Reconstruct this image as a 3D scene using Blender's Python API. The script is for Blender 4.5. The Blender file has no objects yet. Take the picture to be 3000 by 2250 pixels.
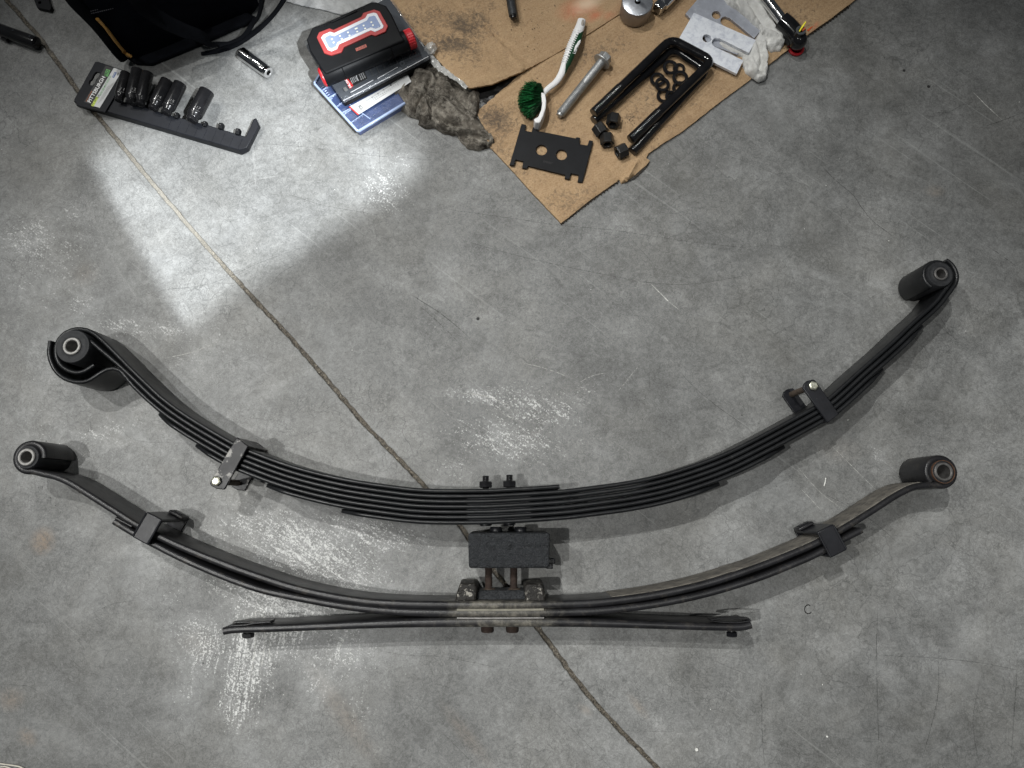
import bpy, bmesh, math, random
import numpy as np
from mathutils import Vector, Matrix, noise, geometry
random.seed(4)
SC = bpy.context.scene
COL = SC.collection
PI = math.pi

# ------------------------------------------------------------------ camera
F = 2080.0; H = 1.15; TH = math.atan(355/2080)
cam = bpy.data.cameras.new('camera'); co = bpy.data.objects.new('camera', cam); COL.objects.link(co)
cam.sensor_width = 36; cam.lens = 36*F/3000; cam.clip_start = .02; cam.clip_end = 100
co.location = (0, 0, H); co.rotation_euler = (TH, 0, 0); SC.camera = co
cT, sT = math.cos(TH), math.sin(TH)
def P(px, py, z=0.0):
    """point of the place at height z that the photograph shows at (px, py)"""
    x = (px-1500)/F; y = -(py-1125)/F
    wy = y*cT + sT; wz = y*sT - cT
    t = (z-H)/wz
    return Vector((x*t, wy*t, z))
def P2(px, py, z=0.0):
    p = P(px, py, z); return (p.x, p.y)
def dist(a, b, z=0.0): return (P(a[0], a[1], z)-P(b[0], b[1], z)).length

# ------------------------------------------------------------------ light
SC.view_settings.view_transform = 'Standard'; SC.view_settings.look = 'None'
SC.view_settings.exposure = -0.10; SC.view_settings.gamma = 1
SC.render.resolution_x = 1024; SC.render.resolution_y = 768
SC.render.engine = 'CYCLES'
W = bpy.data.worlds.new('World'); SC.world = W; W.use_nodes = True
W.node_tree.nodes['Background'].inputs[0].default_value = (.80, .90, 1.0, 1)
W.node_tree.nodes['Background'].inputs[1].default_value = .04
def ceiling_light(name, loc, target, power, size, color=(1, .995, .965), cone=40):
    """a high bay fitting: small bright source with a soft-edged cone"""
    l = bpy.data.lights.new(name, 'SPOT'); l.spot_size = math.radians(cone); l.spot_blend = 1; l.shadow_soft_size = size
    l.energy = power; l.color = color
    o = bpy.data.objects.new(name, l); COL.objects.link(o); o.location = loc
    o.rotation_euler = (Vector(target)-Vector(loc)).to_track_quat('-Z', 'Y').to_euler()
    return o
ceiling_light('ceiling_light', (-1.05, 1.95, 4.2), (-.02, -.26, 0), 470, .035)
ceiling_light('ceiling_light', (-2.6, 1.5, 4.0), (-.02, -.28, 0), 310, .035)
ceiling_light('ceiling_light', (-1.75, -.28, 4.2), (0, -.28, 0), 450, .04)
ceiling_light('ceiling_light', (.95, .15, 4.2), (.2, 0, 0), 110, .06)
# the work lamp that throws the four-cornered beam over the tools at the left: its shutter is part of the lamp
sp = bpy.data.lights.new('work_lamp', 'SPOT'); so = bpy.data.objects.new('work_lamp', sp); COL.objects.link(so)
sp.spot_size = math.radians(75); sp.spot_blend = .3; sp.energy = 290
sp.color = (.93, .97, 1.0); sp.shadow_soft_size = .012
so.location = (.28, .02, 1.25)
LQ = (Vector(P(640, 430))-so.location).to_track_quat('-Z', 'Y'); so.rotation_euler = LQ.to_euler()
def lamp_uv(px, py):
    d = LQ.inverted() @ (P(px, py)-so.location); return Vector((d.x/-d.z, d.y/-d.z))
def shutter():
    sp.use_nodes = True; nt = sp.node_tree; em = nt.nodes['Emission']
    tc = nt.nodes.new('ShaderNodeTexCoord'); sx = nt.nodes.new('ShaderNodeSeparateXYZ'); nt.links.new(tc.outputs['Normal'], sx.inputs[0])
    def M(op, a, b=None, c=None, clamp=False):
        n = nt.nodes.new('ShaderNodeMath'); n.operation = op; n.use_clamp = clamp
        for i, v in enumerate((a, b, c)):
            if v is None: continue
            if isinstance(v, (int, float)): n.inputs[i].default_value = v
            else: nt.links.new(v, n.inputs[i])
        return n.outputs[0]
    z = M('ABSOLUTE', sx.outputs[2]); u = M('DIVIDE', sx.outputs[0], z); v = M('DIVIDE', sx.outputs[1], z)
    q = [(258, 459), (535, 950), (1230, 500), (880, 20)]; soft = [.014, .040, .09, .045]; uv = [lamp_uv(*p) for p in q]
    cen = sum(uv, Vector((0, 0)))/4; tot = None
    for i in range(4):
        a, b = uv[i], uv[(i+1) % 4]; n = Vector((-(b-a).y, (b-a).x)).normalized()
        if n.dot(cen-a) < 0: n = -n
        d = M('ADD', M('ADD', M('MULTIPLY', u, n.x), M('MULTIPLY', v, n.y)), -n.dot(a))
        t = M('ADD', M('DIVIDE', d, soft[i]), .5, clamp=True)
        t = M('MULTIPLY', M('MULTIPLY', t, t), M('SUBTRACT', 3, M('MULTIPLY', t, 2)))
        tot = t if tot is None else M('MULTIPLY', tot, t)
    nt.links.new(tot, em.inputs['Strength'])
shutter()

# ------------------------------------------------------------------ materials
def nodes(m):
    m.use_nodes = True; nt = m.node_tree
    return nt, nt.nodes['Principled BSDF']
def N(nt, kind, **kw):
    n = nt.nodes.new('ShaderNode'+kind)
    for k, v in kw.items():
        if k.startswith('i_'):
            n.inputs[k[2:].replace('_', ' ')].default_value = v
        else: setattr(n, k, v)
    return n
def ramp(nt, src, p0, p1, c0=(0, 0, 0, 1), c1=(1, 1, 1, 1)):
    r = N(nt, 'ValToRGB'); e = r.color_ramp.elements
    e[0].position = p0; e[1].position = p1; e[0].color = c0; e[1].color = c1
    nt.links.new(src, r.inputs[0]); return r.outputs[0]
def mixc(nt, fac, a, b, mode='MIX'):
    n = N(nt, 'Mix', data_type='RGBA', blend_type=mode)
    for s, v in ((n.inputs[0], fac), (n.inputs[6], a), (n.inputs[7], b)):
        if isinstance(v, (int, float)): s.default_value = v
        elif isinstance(v, tuple): s.default_value = v if len(v) == 4 else (*v, 1)
        else: nt.links.new(v, s)
    return n.outputs[2]
def math2(nt, op, a, b=None, clamp=False):
    n = N(nt, 'Math', operation=op); n.use_clamp = clamp
    for s, v in zip(n.inputs, (a, b)):
        if v is None: continue
        if isinstance(v, (int, float)): s.default_value = v
        else: nt.links.new(v, s)
    return n.outputs[0]
def noise_n(nt, scale, detail=4, rough=.55, dist_=0.0, vec=None):
    n = N(nt, 'TexNoise'); n.inputs['Scale'].default_value = scale; n.inputs['Detail'].default_value = detail
    n.inputs['Roughness'].default_value = rough; n.inputs['Distortion'].default_value = dist_
    if vec is not None: nt.links.new(vec, n.inputs['Vector'])
    return n.outputs[0]
def geo_pos(nt):
    return N(nt, 'NewGeometry').outputs['Position']
def bump(nt, bs, h, strength=.3, dist_=.001):
    b = N(nt, 'Bump'); b.inputs['Strength'].default_value = strength; b.inputs['Distance'].default_value = dist_
    nt.links.new(h, b.inputs['Height']); nt.links.new(b.outputs[0], bs.inputs['Normal'])
_M = {}
def mat(name, color, rough=.5, metal=0.0, var=.25, scale=60, bmp=.2, bscale=400, bdist=.0006, color2=None, thr=(.45, .7), spec=.5, coat=0, amount=1.0, alpha=None, trans=0, rvar=.1):
    """painted / metal / plastic surface with uneven colour, a second colour for wear, and fine relief"""
    if name in _M: return _M[name]
    m = bpy.data.materials.new(name); nt, bs = nodes(m); pos = geo_pos(nt)
    n1 = noise_n(nt, scale, 6, .6, 0, pos)
    c = tuple(color)
    lo = tuple(v*(1-var) for v in c); hi = tuple(min(1, v*(1+var)) for v in c)
    colr = ramp(nt, n1, .3, .7, (*lo, 1), (*hi, 1))
    if color2:
        n2 = noise_n(nt, scale*2.3, 8, .65, .4, pos)
        f = ramp(nt, n2, thr[0], thr[1], (0, 0, 0, 1), (amount, amount, amount, 1))
        colr = mixc(nt, f, colr, tuple(color2))
    nt.links.new(colr, bs.inputs['Base Color'])
    rr = math2(nt, 'ADD', math2(nt, 'MULTIPLY', noise_n(nt, scale*1.7, 5, .6, 0, pos), rvar*2), rough-rvar, True)
    nt.links.new(rr, bs.inputs['Roughness'])
    bs.inputs['Metallic'].default_value = metal; bs.inputs['Specular IOR Level'].default_value = spec
    bs.inputs['Coat Weight'].default_value = coat; bs.inputs['Coat Roughness'].default_value = .1
    if trans: bs.inputs['Transmission Weight'].default_value = trans
    if alpha is not None: bs.inputs['Alpha'].default_value = alpha
    if bmp: bump(nt, bs, noise_n(nt, bscale, 4, .6, 0, pos), bmp, bdist)
    _M[name] = m; return m

blk = mat('black_spring_paint', (.0095, .0102, .0112), .36, 0, .3, 35, .25, 500, .0004, (.05, .05, .048), (.60, .80), coat=.0, amount=.5, spec=.30)
blk2 = mat('black_clamp_paint', (.010, .0105, .013), .36, 0, .3, 50, .3, 400, .0004, (.20, .19, .18), (.66, .74), amount=.4, spec=0.3)
blkwear = mat('scuffed_clamp_paint', (.012, .012, .014), .38, 0, .3, 26, .3, 300, .0004, (.36, .35, .33), (.56, .63), amount=.7, spec=.25)
oldblk = mat('dusty_old_spring_paint', (.014, .014, .0155), .36, 0, .4, 30, .4, 300, .0006, (.085, .076, .064), (.55, .80), amount=.6, spec=0.32)
# faces of the old leaves carry dried road dust
dusty = mat('road_dust', (.165, .152, .130), .85, 0, .35, 30, .4, 400, .0006, (.05, .048, .045), (.45, .65), amount=.8)
rustm = mat('rust', (.024, .013, .009), .85, 0, .4, 120, .7, 300, .001, (.03, .02, .015), (.45, .7))
rustl = mat('light_rust', (.075, .055, .040), .8, 0, .35, 90, .5, 300, .001, (.05, .035, .025), (.45, .7))
rubber = mat('black_rubber', (.019, .020, .022), .62, 0, .3, 120, .5, 500, .0006, (.07, .068, .063), (.58, .8), amount=.6, spec=0.25)
steel = mat('bare_steel_sleeve', (.24, .235, .225), .5, .25, .25, 150, .3, 600, .0004, (.25, .2, .15), (.6, .75), amount=.6)
steeld = mat('dark_steel_sleeve', (.17, .165, .16), .45, .7, .3, 150, .3, 600, .0004)
holem = mat('hole_shade', (.003, .003, .003), .95, 0, .2, 50, 0, spec=.1)  # near-black colour stands in for the shade inside holes
zinc = mat('galvanised_zinc', (.42, .43, .43), .48, .75, .22, 110, .5, 350, .0006, (.20, .20, .20), (.5, .7), amount=.7)
zincb = mat('bright_zinc_bolt', (.42, .42, .35), .42, .9, .2, 120, .5, 500, .0006, (.25, .22, .12), (.58, .62), amount=.7)
chrome = mat('chrome', (.75, .75, .75), .10, 1, .15, 80, .05, 300, .0003)
blkchrome = mat('black_oxide_socket', (.010, .010, .011), .22, .0, .3, 60, .1, 300, .0003, coat=.12, spec=0.35)
gloss = mat('gloss_black_enamel', (.008, .008, .009), .14, 0, .3, 60, .12, 250, .0004, coat=.35, spec=0.4)
cast = mat('cast_iron_black', (.026, .028, .031), .46, 0, .35, 130, 1.0, 380, .0045, (.075, .078, .080), (.50, .75), amount=.6, spec=0.28)
satin = mat('satin_black_plate', (.0085, .009, .0105), .48, 0, .25, 40, .2, 600, .0003, spec=0.16)
alu = mat('milled_aluminium', (.50, .52, .56), .36, .85, .15, 120, .25, 400, .0004, (.66, .68, .73), (.5, .65), amount=.6)
aluside = mat('turned_aluminium', (.30, .275, .26), .42, .75, .1, 60, .15, 300, .0003)
shimw = mat('galvanised_shim', (.74, .77, .82), .48, .15, .06, 40, .3, 350, .0005, (.46, .49, .57), (.45, .68), amount=.8)
shimg = mat('dull_shim', (.36, .38, .43), .50, .4, .15, 60, .3, 350, .0005, (.55, .57, .6), (.58, .7), amount=.7)
plast = mat('charcoal_plastic', (.0105, .0115, .0145), .45, 0, .2, 40, .3, 700, .0003, spec=0.16)
plastb = mat('black_plastic', (.0065, .007, .008), .48, 0, .25, 40, .35, 600, .0004, spec=0.12)
redp = mat('red_plastic', (.42, .015, .022), .38, 0, .15, 50, .15, 500, .0003)
redd = mat('muted_red_plastic', (.33, .035, .035), .5, 0, .15, 50, .15, 500, .0003)
whitep = mat('white_plastic', (.78, .78, .78), .36, 0, .06, 60, .1, 300, .0003, (.35, .35, .33), (.68, .75), amount=.5)
greenp = mat('dark_green_plastic', (.008, .050, .020), .42, 0, .25, 60, .15, 300, .0003)
lens_m = mat('diffuser_lens', (.24, .30, .46), .25, 0, .1, 60, .05, 300, .0003, coat=.4)
led_m = mat('yellow_led_chip', (.85, .85, .72), .3, 0, .05, 60, 0)
paperw = mat('printed_paper', (.52, .53, .53), .55, 0, .05, 60, .1, 300, .0003)
inkk = mat('black_ink', (.010, .010, .010), .5, 0, .2, 60, 0)
inkw = mat('white_ink', (.80, .80, .80), .5, 0, .05, 60, 0)
inkg = mat('grey_ink', (.22, .22, .22), .5, 0, .1, 60, 0)
inklg = mat('faint_laser_mark', (.13, .13, .13), .5, 0, .1, 60, 0)
inkgreen = mat('green_ink', (.10, .33, .09), .5, 0, .1, 60, 0)
inklime = mat('lime_ink', (.50, .62, .08), .5, 0, .1, 60, 0)
inkblue = mat('blue_ink', (.03, .09, .25), .5, 0, .1, 60, 0)
inkred = mat('red_ink', (.45, .02, .02), .5, 0, .1, 60, 0)
inkbrick = mat('brick_red_print', (.30, .07, .05), .5, 0, .1, 60, 0)
inkor = mat('orange_ink', (.55, .14, .03), .5, 0, .1, 60, 0)
navy = mat('navy_canvas', (.0030, .0036, .0060), .85, 0, .3, 60, .8, 900, .0012, spec=0.05)
web = mat('black_webbing', (.0042, .0048, .0065), .85, 0, .25, 60, .8, 700, .0012, spec=0.06)
yellowp = mat('yellow_piping', (.42, .22, .05), .6, 0, .15, 60, .3, 600, .0006)
stitch = mat('grey_thread', (.09, .09, .10), .8, 0, .1, 60, 0)
yel = mat('yellow_plastic', (.85, .75, .02), .4, 0, .05, 60, .1, 300, .0003)
orangem = mat('orange_plastic', (.55, .10, .03), .45, 0, .1, 60, .1, 300, .0003)
bluep = mat('translucent_blue_plastic', (.030, .046, .125), .32, 0, .45, 60, .3, 90, .0015, coat=.15)
bluel = mat('frosted_blue_rim', (.27, .34, .50), .22, 0, .1, 60, .15, 200, .0006, coat=.4)
debris_w = mat('pale_chip', (.65, .65, .62), .7, 0, .1, 60, .2)
debris_k = mat('dark_chip', (.012, .012, .012), .7, 0, .3, 60, .2)
wire_m = mat('pale_wire', (.55, .52, .45), .6, 0, .1, 60, .2)

def clear_plastic(name, tint, alpha, rough=.08):
    m = bpy.data.materials.new(name); nt, bs = nodes(m); pos = geo_pos(nt)
    bs.inputs['Base Color'].default_value = (*tint, 1); bs.inputs['Alpha'].default_value = alpha
    bs.inputs['Coat Weight'].default_value = 1; bs.inputs['Coat Roughness'].default_value = .05
    bs.inputs['Roughness'].default_value = rough
    bump(nt, bs, noise_n(nt, 90, 4, .6, .5, pos), .35, .002)
    return m
clearp = clear_plastic('clear_plastic_lid', (.20, .22, .25), .18)
clearb = clear_plastic('clear_blue_lid', (.08, .12, .22), .12)
film = clear_plastic('crumpled_clear_film', (.62, .62, .60), .55, .15)
gloveblk = mat('thin_black_film', (.012, .012, .012), .35, 0, .3, 60, .6, 120, .003)

# --- cloth
def cloth_mat(name, c1, c2, c3, sc=38):
    m = bpy.data.materials.new(name); nt, bs = nodes(m); pos = geo_pos(nt)
    a = ramp(nt, noise_n(nt, sc, 6, .65, .6, pos), .34, .66, (*c1, 1), (*c2, 1))
    f = ramp(nt, noise_n(nt, sc*1.5, 9, .8, .3, pos), .47, .66)
    a = mixc(nt, math2(nt, 'MULTIPLY', f, .75), a, c3)
    nt.links.new(a, bs.inputs['Base Color']); bs.inputs['Roughness'].default_value = .95
    bs.inputs['Specular IOR Level'].default_value = .1
    w = N(nt, 'TexWave'); w.inputs['Scale'].default_value = 260; w.inputs['Distortion'].default_value = 3
    nt.links.new(pos, w.inputs['Vector'])
    h = math2(nt, 'ADD', noise_n(nt, 420, 5, .7, 0, pos), math2(nt, 'MULTIPLY', w.outputs[1], .4))
    bump(nt, bs, h, .9, .0016)
    return m
ragm = cloth_mat('oily_rag_cloth', (.024, .021, .018), (.19, .17, .143), (.50, .465, .40))
ragw = cloth_mat('white_rag_cloth', (.62, .62, .60), (.80, .80, .78), (.50, .49, .46), 30)
paperm = cloth_mat('white_foam_sheet', (.42, .43, .43), (.70, .71, .71), (.36, .36, .36), 25)

# --- cardboard
def cardboard_mat():
    m = bpy.data.materials.new('cardboard'); nt, bs = nodes(m); pos = geo_pos(nt)
    mp = N(nt, 'Mapping', vector_type='TEXTURE'); nt.links.new(pos, mp.inputs[0]); mp.inputs['Rotation'].default_value = (0, 0, math.radians(35))
    mp.inputs['Scale'].default_value = (1, .2, 1)
    fib = noise_n(nt, 45, 5, .6, .2, mp.outputs[0])
    c = ramp(nt, noise_n(nt, 13, 6, .62, .3, pos), .3, .72, (.255, .158, .082, 1), (.42, .285, .155, 1))
    c = mixc(nt, .30, c, ramp(nt, fib, .35, .65, (.26, .17, .095, 1), (.50, .36, .22, 1)))
    # fine fibre speckle
    c = mixc(nt, .35, c, ramp(nt, noise_n(nt, 420, 3, .7, 0, pos), .35, .65, (.22, .14, .075, 1), (.52, .38, .24, 1)))
    att = N(nt, 'Attribute', attribute_name='oil'); oil = att.outputs['Fac']
    on = noise_n(nt, 150, 6, .66, .8, pos)
    om = math2(nt, 'MULTIPLY', math2(nt, 'SUBTRACT', math2(nt, 'ADD', on, math2(nt, 'MULTIPLY', oil, .34)), .58), 3.6, True)
    c = mixc(nt, math2(nt, 'MULTIPLY', om, .80), c, (.060, .050, .042))
    gen = ramp(nt, noise_n(nt, 85, 5, .6, .6, pos), .60, .72)
    c = mixc(nt, math2(nt, 'MULTIPLY', gen, .22), c, (.10, .075, .055))
    att2 = N(nt, 'Attribute', attribute_name='red'); red = math2(nt, 'MULTIPLY', att2.outputs['Fac'], ramp(nt, noise_n(nt, 30, 6, .6, .5, pos), .25, .7))
    c = mixc(nt, math2(nt, 'MULTIPLY', red, .8), c, (.55, .12, .06))
    att3 = N(nt, 'Attribute', attribute_name='pale')
    c = mixc(nt, math2(nt, 'MULTIPLY', att3.outputs['Fac'], .7), c, (.70, .58, .42))
    nt.links.new(c, bs.inputs['Base Color']); bs.inputs['Roughness'].default_value = .8
    bs.inputs['Specular IOR Level'].default_value = .25
    mf = N(nt, 'Mapping', vector_type='TEXTURE'); nt.links.new(pos, mf.inputs[0]); mf.inputs['Rotation'].default_value = (0, 0, math.radians(-47))
    fl_ = N(nt, 'TexWave', bands_direction='Y'); fl_.inputs['Scale'].default_value = 38; fl_.inputs['Distortion'].default_value = .5; nt.links.new(mf.outputs[0], fl_.inputs['Vector'])
    hsum = math2(nt, 'ADD', noise_n(nt, 160, 4, .6, 0, pos), math2(nt, 'MULTIPLY', noise_n(nt, 40, 4, .6, 0, pos), 1.5))
    bump(nt, bs, math2(nt, 'ADD', hsum, math2(nt, 'MULTIPLY', fl_.outputs[1], .10)), .5, .0013)
    return m
cardm = cardboard_mat()
cardedge = mat('corrugated_edge', (.035, .025, .016), .9, 0, .4, 60, .5)

# --- concrete
def concrete_mat():
    m = bpy.data.materials.new('polished_concrete'); nt, bs = nodes(m); pos = geo_pos(nt)
    def fac(n): return N(nt, 'Attribute', attribute_name=n).outputs['Fac']
    big = noise_n(nt, 3.2, 6, .6, .5, pos); med = noise_n(nt, 17, 7, .66, .5, pos)
    fine = noise_n(nt, 130, 6, .72, 1.2, pos); vf = noise_n(nt, 520, 3, .7, .5, pos)
    c = ramp(nt, big, .36, .64, (.175, .180, .178, 1), (.255, .261, .259, 1))
    c = mixc(nt, .60, c, ramp(nt, med, .37, .64, (.140, .144, .141, 1), (.36, .367, .363, 1)))
    c = mixc(nt, .42, c, ramp(nt, fine, .39, .62, (.100, .103, .100, 1), (.43, .436, .43, 1)))
    c = mixc(nt, .32, c, ramp(nt, vf, .36, .64, (.09, .09, .088, 1), (.36, .36, .35, 1)))
    warm = ramp(nt, noise_n(nt, 5.5, 5, .6, .3, pos), .45, .7)
    c = mixc(nt, math2(nt, 'MULTIPLY', warm, .20), c, (.20, .185, .150))
    def mul(fac_src, p0, p1, lo_, hi_):
        nonlocal c
        c = mixc(nt, 1.0, c, ramp(nt, fac_src, p0, p1, (lo_, lo_, lo_, 1), (hi_, hi_, hi_, 1)), 'MULTIPLY')
    mul(noise_n(nt, 1.9, 7, .62, .8, pos), .37, .63, .66, 1.03)
    mul(noise_n(nt, 7.5, 8, .68, 1.6, pos), .36, .64, .80, 1.03)
    mul(noise_n(nt, 34, 6, .66, 1.4, pos), .37, .63, .86, 1.02)
    pw = ramp(nt, noise_n(nt, 4.2, 8, .72, 1.2, pos), .52, .70)
    c = mixc(nt, math2(nt, 'MULTIPLY', pw, .30), c, (.36, .37, .37))
    wv = N(nt, 'TexWave', wave_type='RINGS'); wv.inputs['Scale'].default_value = 2.2; wv.inputs['Distortion'].default_value = 9; wv.inputs['Detail'].default_value = 4; wv.inputs['Detail Scale'].default_value = 2.5
    nt.links.new(pos, wv.inputs['Vector']); mul(wv.outputs[1], .1, .9, .93, 1.0)
    # hair crazing
    warp = N(nt, 'TexNoise'); warp.inputs['Scale'].default_value = 14; warp.inputs['Detail'].default_value = 5
    nt.links.new(pos, warp.inputs['Vector'])
    vm = N(nt, 'VectorMath', operation='SCALE'); vm.inputs[3].default_value = .09; nt.links.new(warp.outputs[1], vm.inputs[0])
    va = N(nt, 'VectorMath', operation='ADD'); nt.links.new(pos, va.inputs[0]); nt.links.new(vm.outputs[0], va.inputs[1])
    for sc, w, amt, gate in ((26, .022, .55, 5), (60, .035, .48, 9), (120, .06, .42, 12)):
        v = N(nt, 'TexVoronoi', feature='DISTANCE_TO_EDGE'); v.inputs['Scale'].default_value = sc
        nt.links.new(va.outputs[0], v.inputs['Vector'])
        line = ramp(nt, v.outputs[0], 0, w, (1, 1, 1, 1), (0, 0, 0, 1))
        g = ramp(nt, noise_n(nt, gate, 4, .6, .2, pos), .46, .60)
        c = mixc(nt, math2(nt, 'MULTIPLY', math2(nt, 'MULTIPLY', line, g), amt), c, (.055, .056, .055))
    # straight faint trowel scratches in three directions
    for rot, amt, colr in ((-38, .22, (.40, .41, .40)), (24, .25, (.08, .08, .08)), (-58, .18, (.09, .09, .09)), (82, .16, (.07, .07, .07))):
        mp = N(nt, 'Mapping', vector_type='TEXTURE'); nt.links.new(pos, mp.inputs[0]); mp.inputs['Rotation'].default_value = (0, 0, math.radians(rot))
        mp.inputs['Scale'].default_value = (1/2.2, 1/120, 1)
        s = ramp(nt, noise_n(nt, 1.0+abs(rot)*.003, 4, .62, .05, mp.outputs[0]), .64, .70)
        c = mixc(nt, math2(nt, 'MULTIPLY', s, amt), c, colr)
    # pale abrasion: attribute gives where, stretched noise gives the scratched texture
    def streak(attr, rot, sx, sy, thr, col_, amt):
        nonlocal c
        mp = N(nt, 'Mapping', vector_type='TEXTURE'); nt.links.new(pos, mp.inputs[0]); mp.inputs['Rotation'].default_value = (0, 0, math.radians(rot))
        mp.inputs['Scale'].default_value = (1/sx, 1/sy, 1)
        n1 = noise_n(nt, 1, 8, .74, .6, mp.outputs[0])
        n2 = noise_n(nt, 330, 4, .7, .6, pos)
        s = math2(nt, 'ADD', math2(nt, 'MULTIPLY', n1, .46), math2(nt, 'MULTIPLY', n2, .54))
        s = math2(nt, 'ADD', math2(nt, 'MULTIPLY', math2(nt, 'SUBTRACT', s, .5), 2.4), .5)
        f = math2(nt, 'MULTIPLY', math2(nt, 'SUBTRACT', math2(nt, 'ADD', s, math2(nt, 'MULTIPLY', fac(attr), .44)), thr), 7, True)
        f = math2(nt, 'MULTIPLY', f, math2(nt, 'MULTIPLY', fac(attr), 2.2, True))
        c = mixc(nt, math2(nt, 'MULTIPLY', f, amt), c, col_)
    for at_, sc_ in (('scuff', 9), ('scuffv', 11)):
        hz = math2(nt, 'MULTIPLY', fac(at_), ramp(nt, noise_n(nt, sc_, 8, .74, 1.5, pos), .40, .66))
        c = mixc(nt, math2(nt, 'MULTIPLY', hz, .42), c, (.50, .51, .51))
    streak('scuff', -33, 40, 190, .80, (.60, .605, .595), .8)
    streak('scuffv', 84, 22, 190, .79, (.64, .645, .635), .85)
    dk = math2(nt, 'MULTIPLY', fac('dark'), math2(nt, 'ADD', math2(nt, 'MULTIPLY', med, .9), .35), True)
    c = mixc(nt, math2(nt, 'MULTIPLY', dk, .55), c, (.060, .060, .056))
    ru = math2(nt, 'MULTIPLY', fac('rust'), ramp(nt, fine, .3, .6))
    c = mixc(nt, math2(nt, 'MULTIPLY', ru, .45), c, (.30, .19, .10))
    # joint filler: sandy grit in the groove
    gr = fac('groove')
    sed = ramp(nt, noise_n(nt, 300, 5, .75, .4, pos), .36, .66, (.012, .010, .008, 1), (.155, .135, .105, 1))
    sed = mixc(nt, ramp(nt, noise_n(nt, 190, 4, .7, 0, pos), .62, .70), sed, (.50, .46, .36))
    sed = mixc(nt, math2(nt, 'MULTIPLY', fac('beam_pale'), .28), sed, (.62, .60, .54))  # filler paled under the lamp beam: brightness mixed into its colour
    c = mixc(nt, gr, c, sed)
    nt.links.new(c, bs.inputs['Base Color'])
    nt.links.new(math2(nt, 'ADD', math2(nt, 'MULTIPLY', med, .3), .42), bs.inputs['Roughness'])
    bs.inputs['Specular IOR Level'].default_value = .30
    hh = math2(nt, 'ADD', math2(nt, 'MULTIPLY', fine, .5), vf)
    b = N(nt, 'Bump'); b.inputs['Distance'].default_value = .0008
    nt.links.new(math2(nt, 'ADD', math2(nt, 'MULTIPLY', gr, .7), .22, True), b.inputs['Strength'])
    nt.links.new(hh, b.inputs['Height']); nt.links.new(b.outputs[0], bs.inputs['Normal'])
    return m

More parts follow.
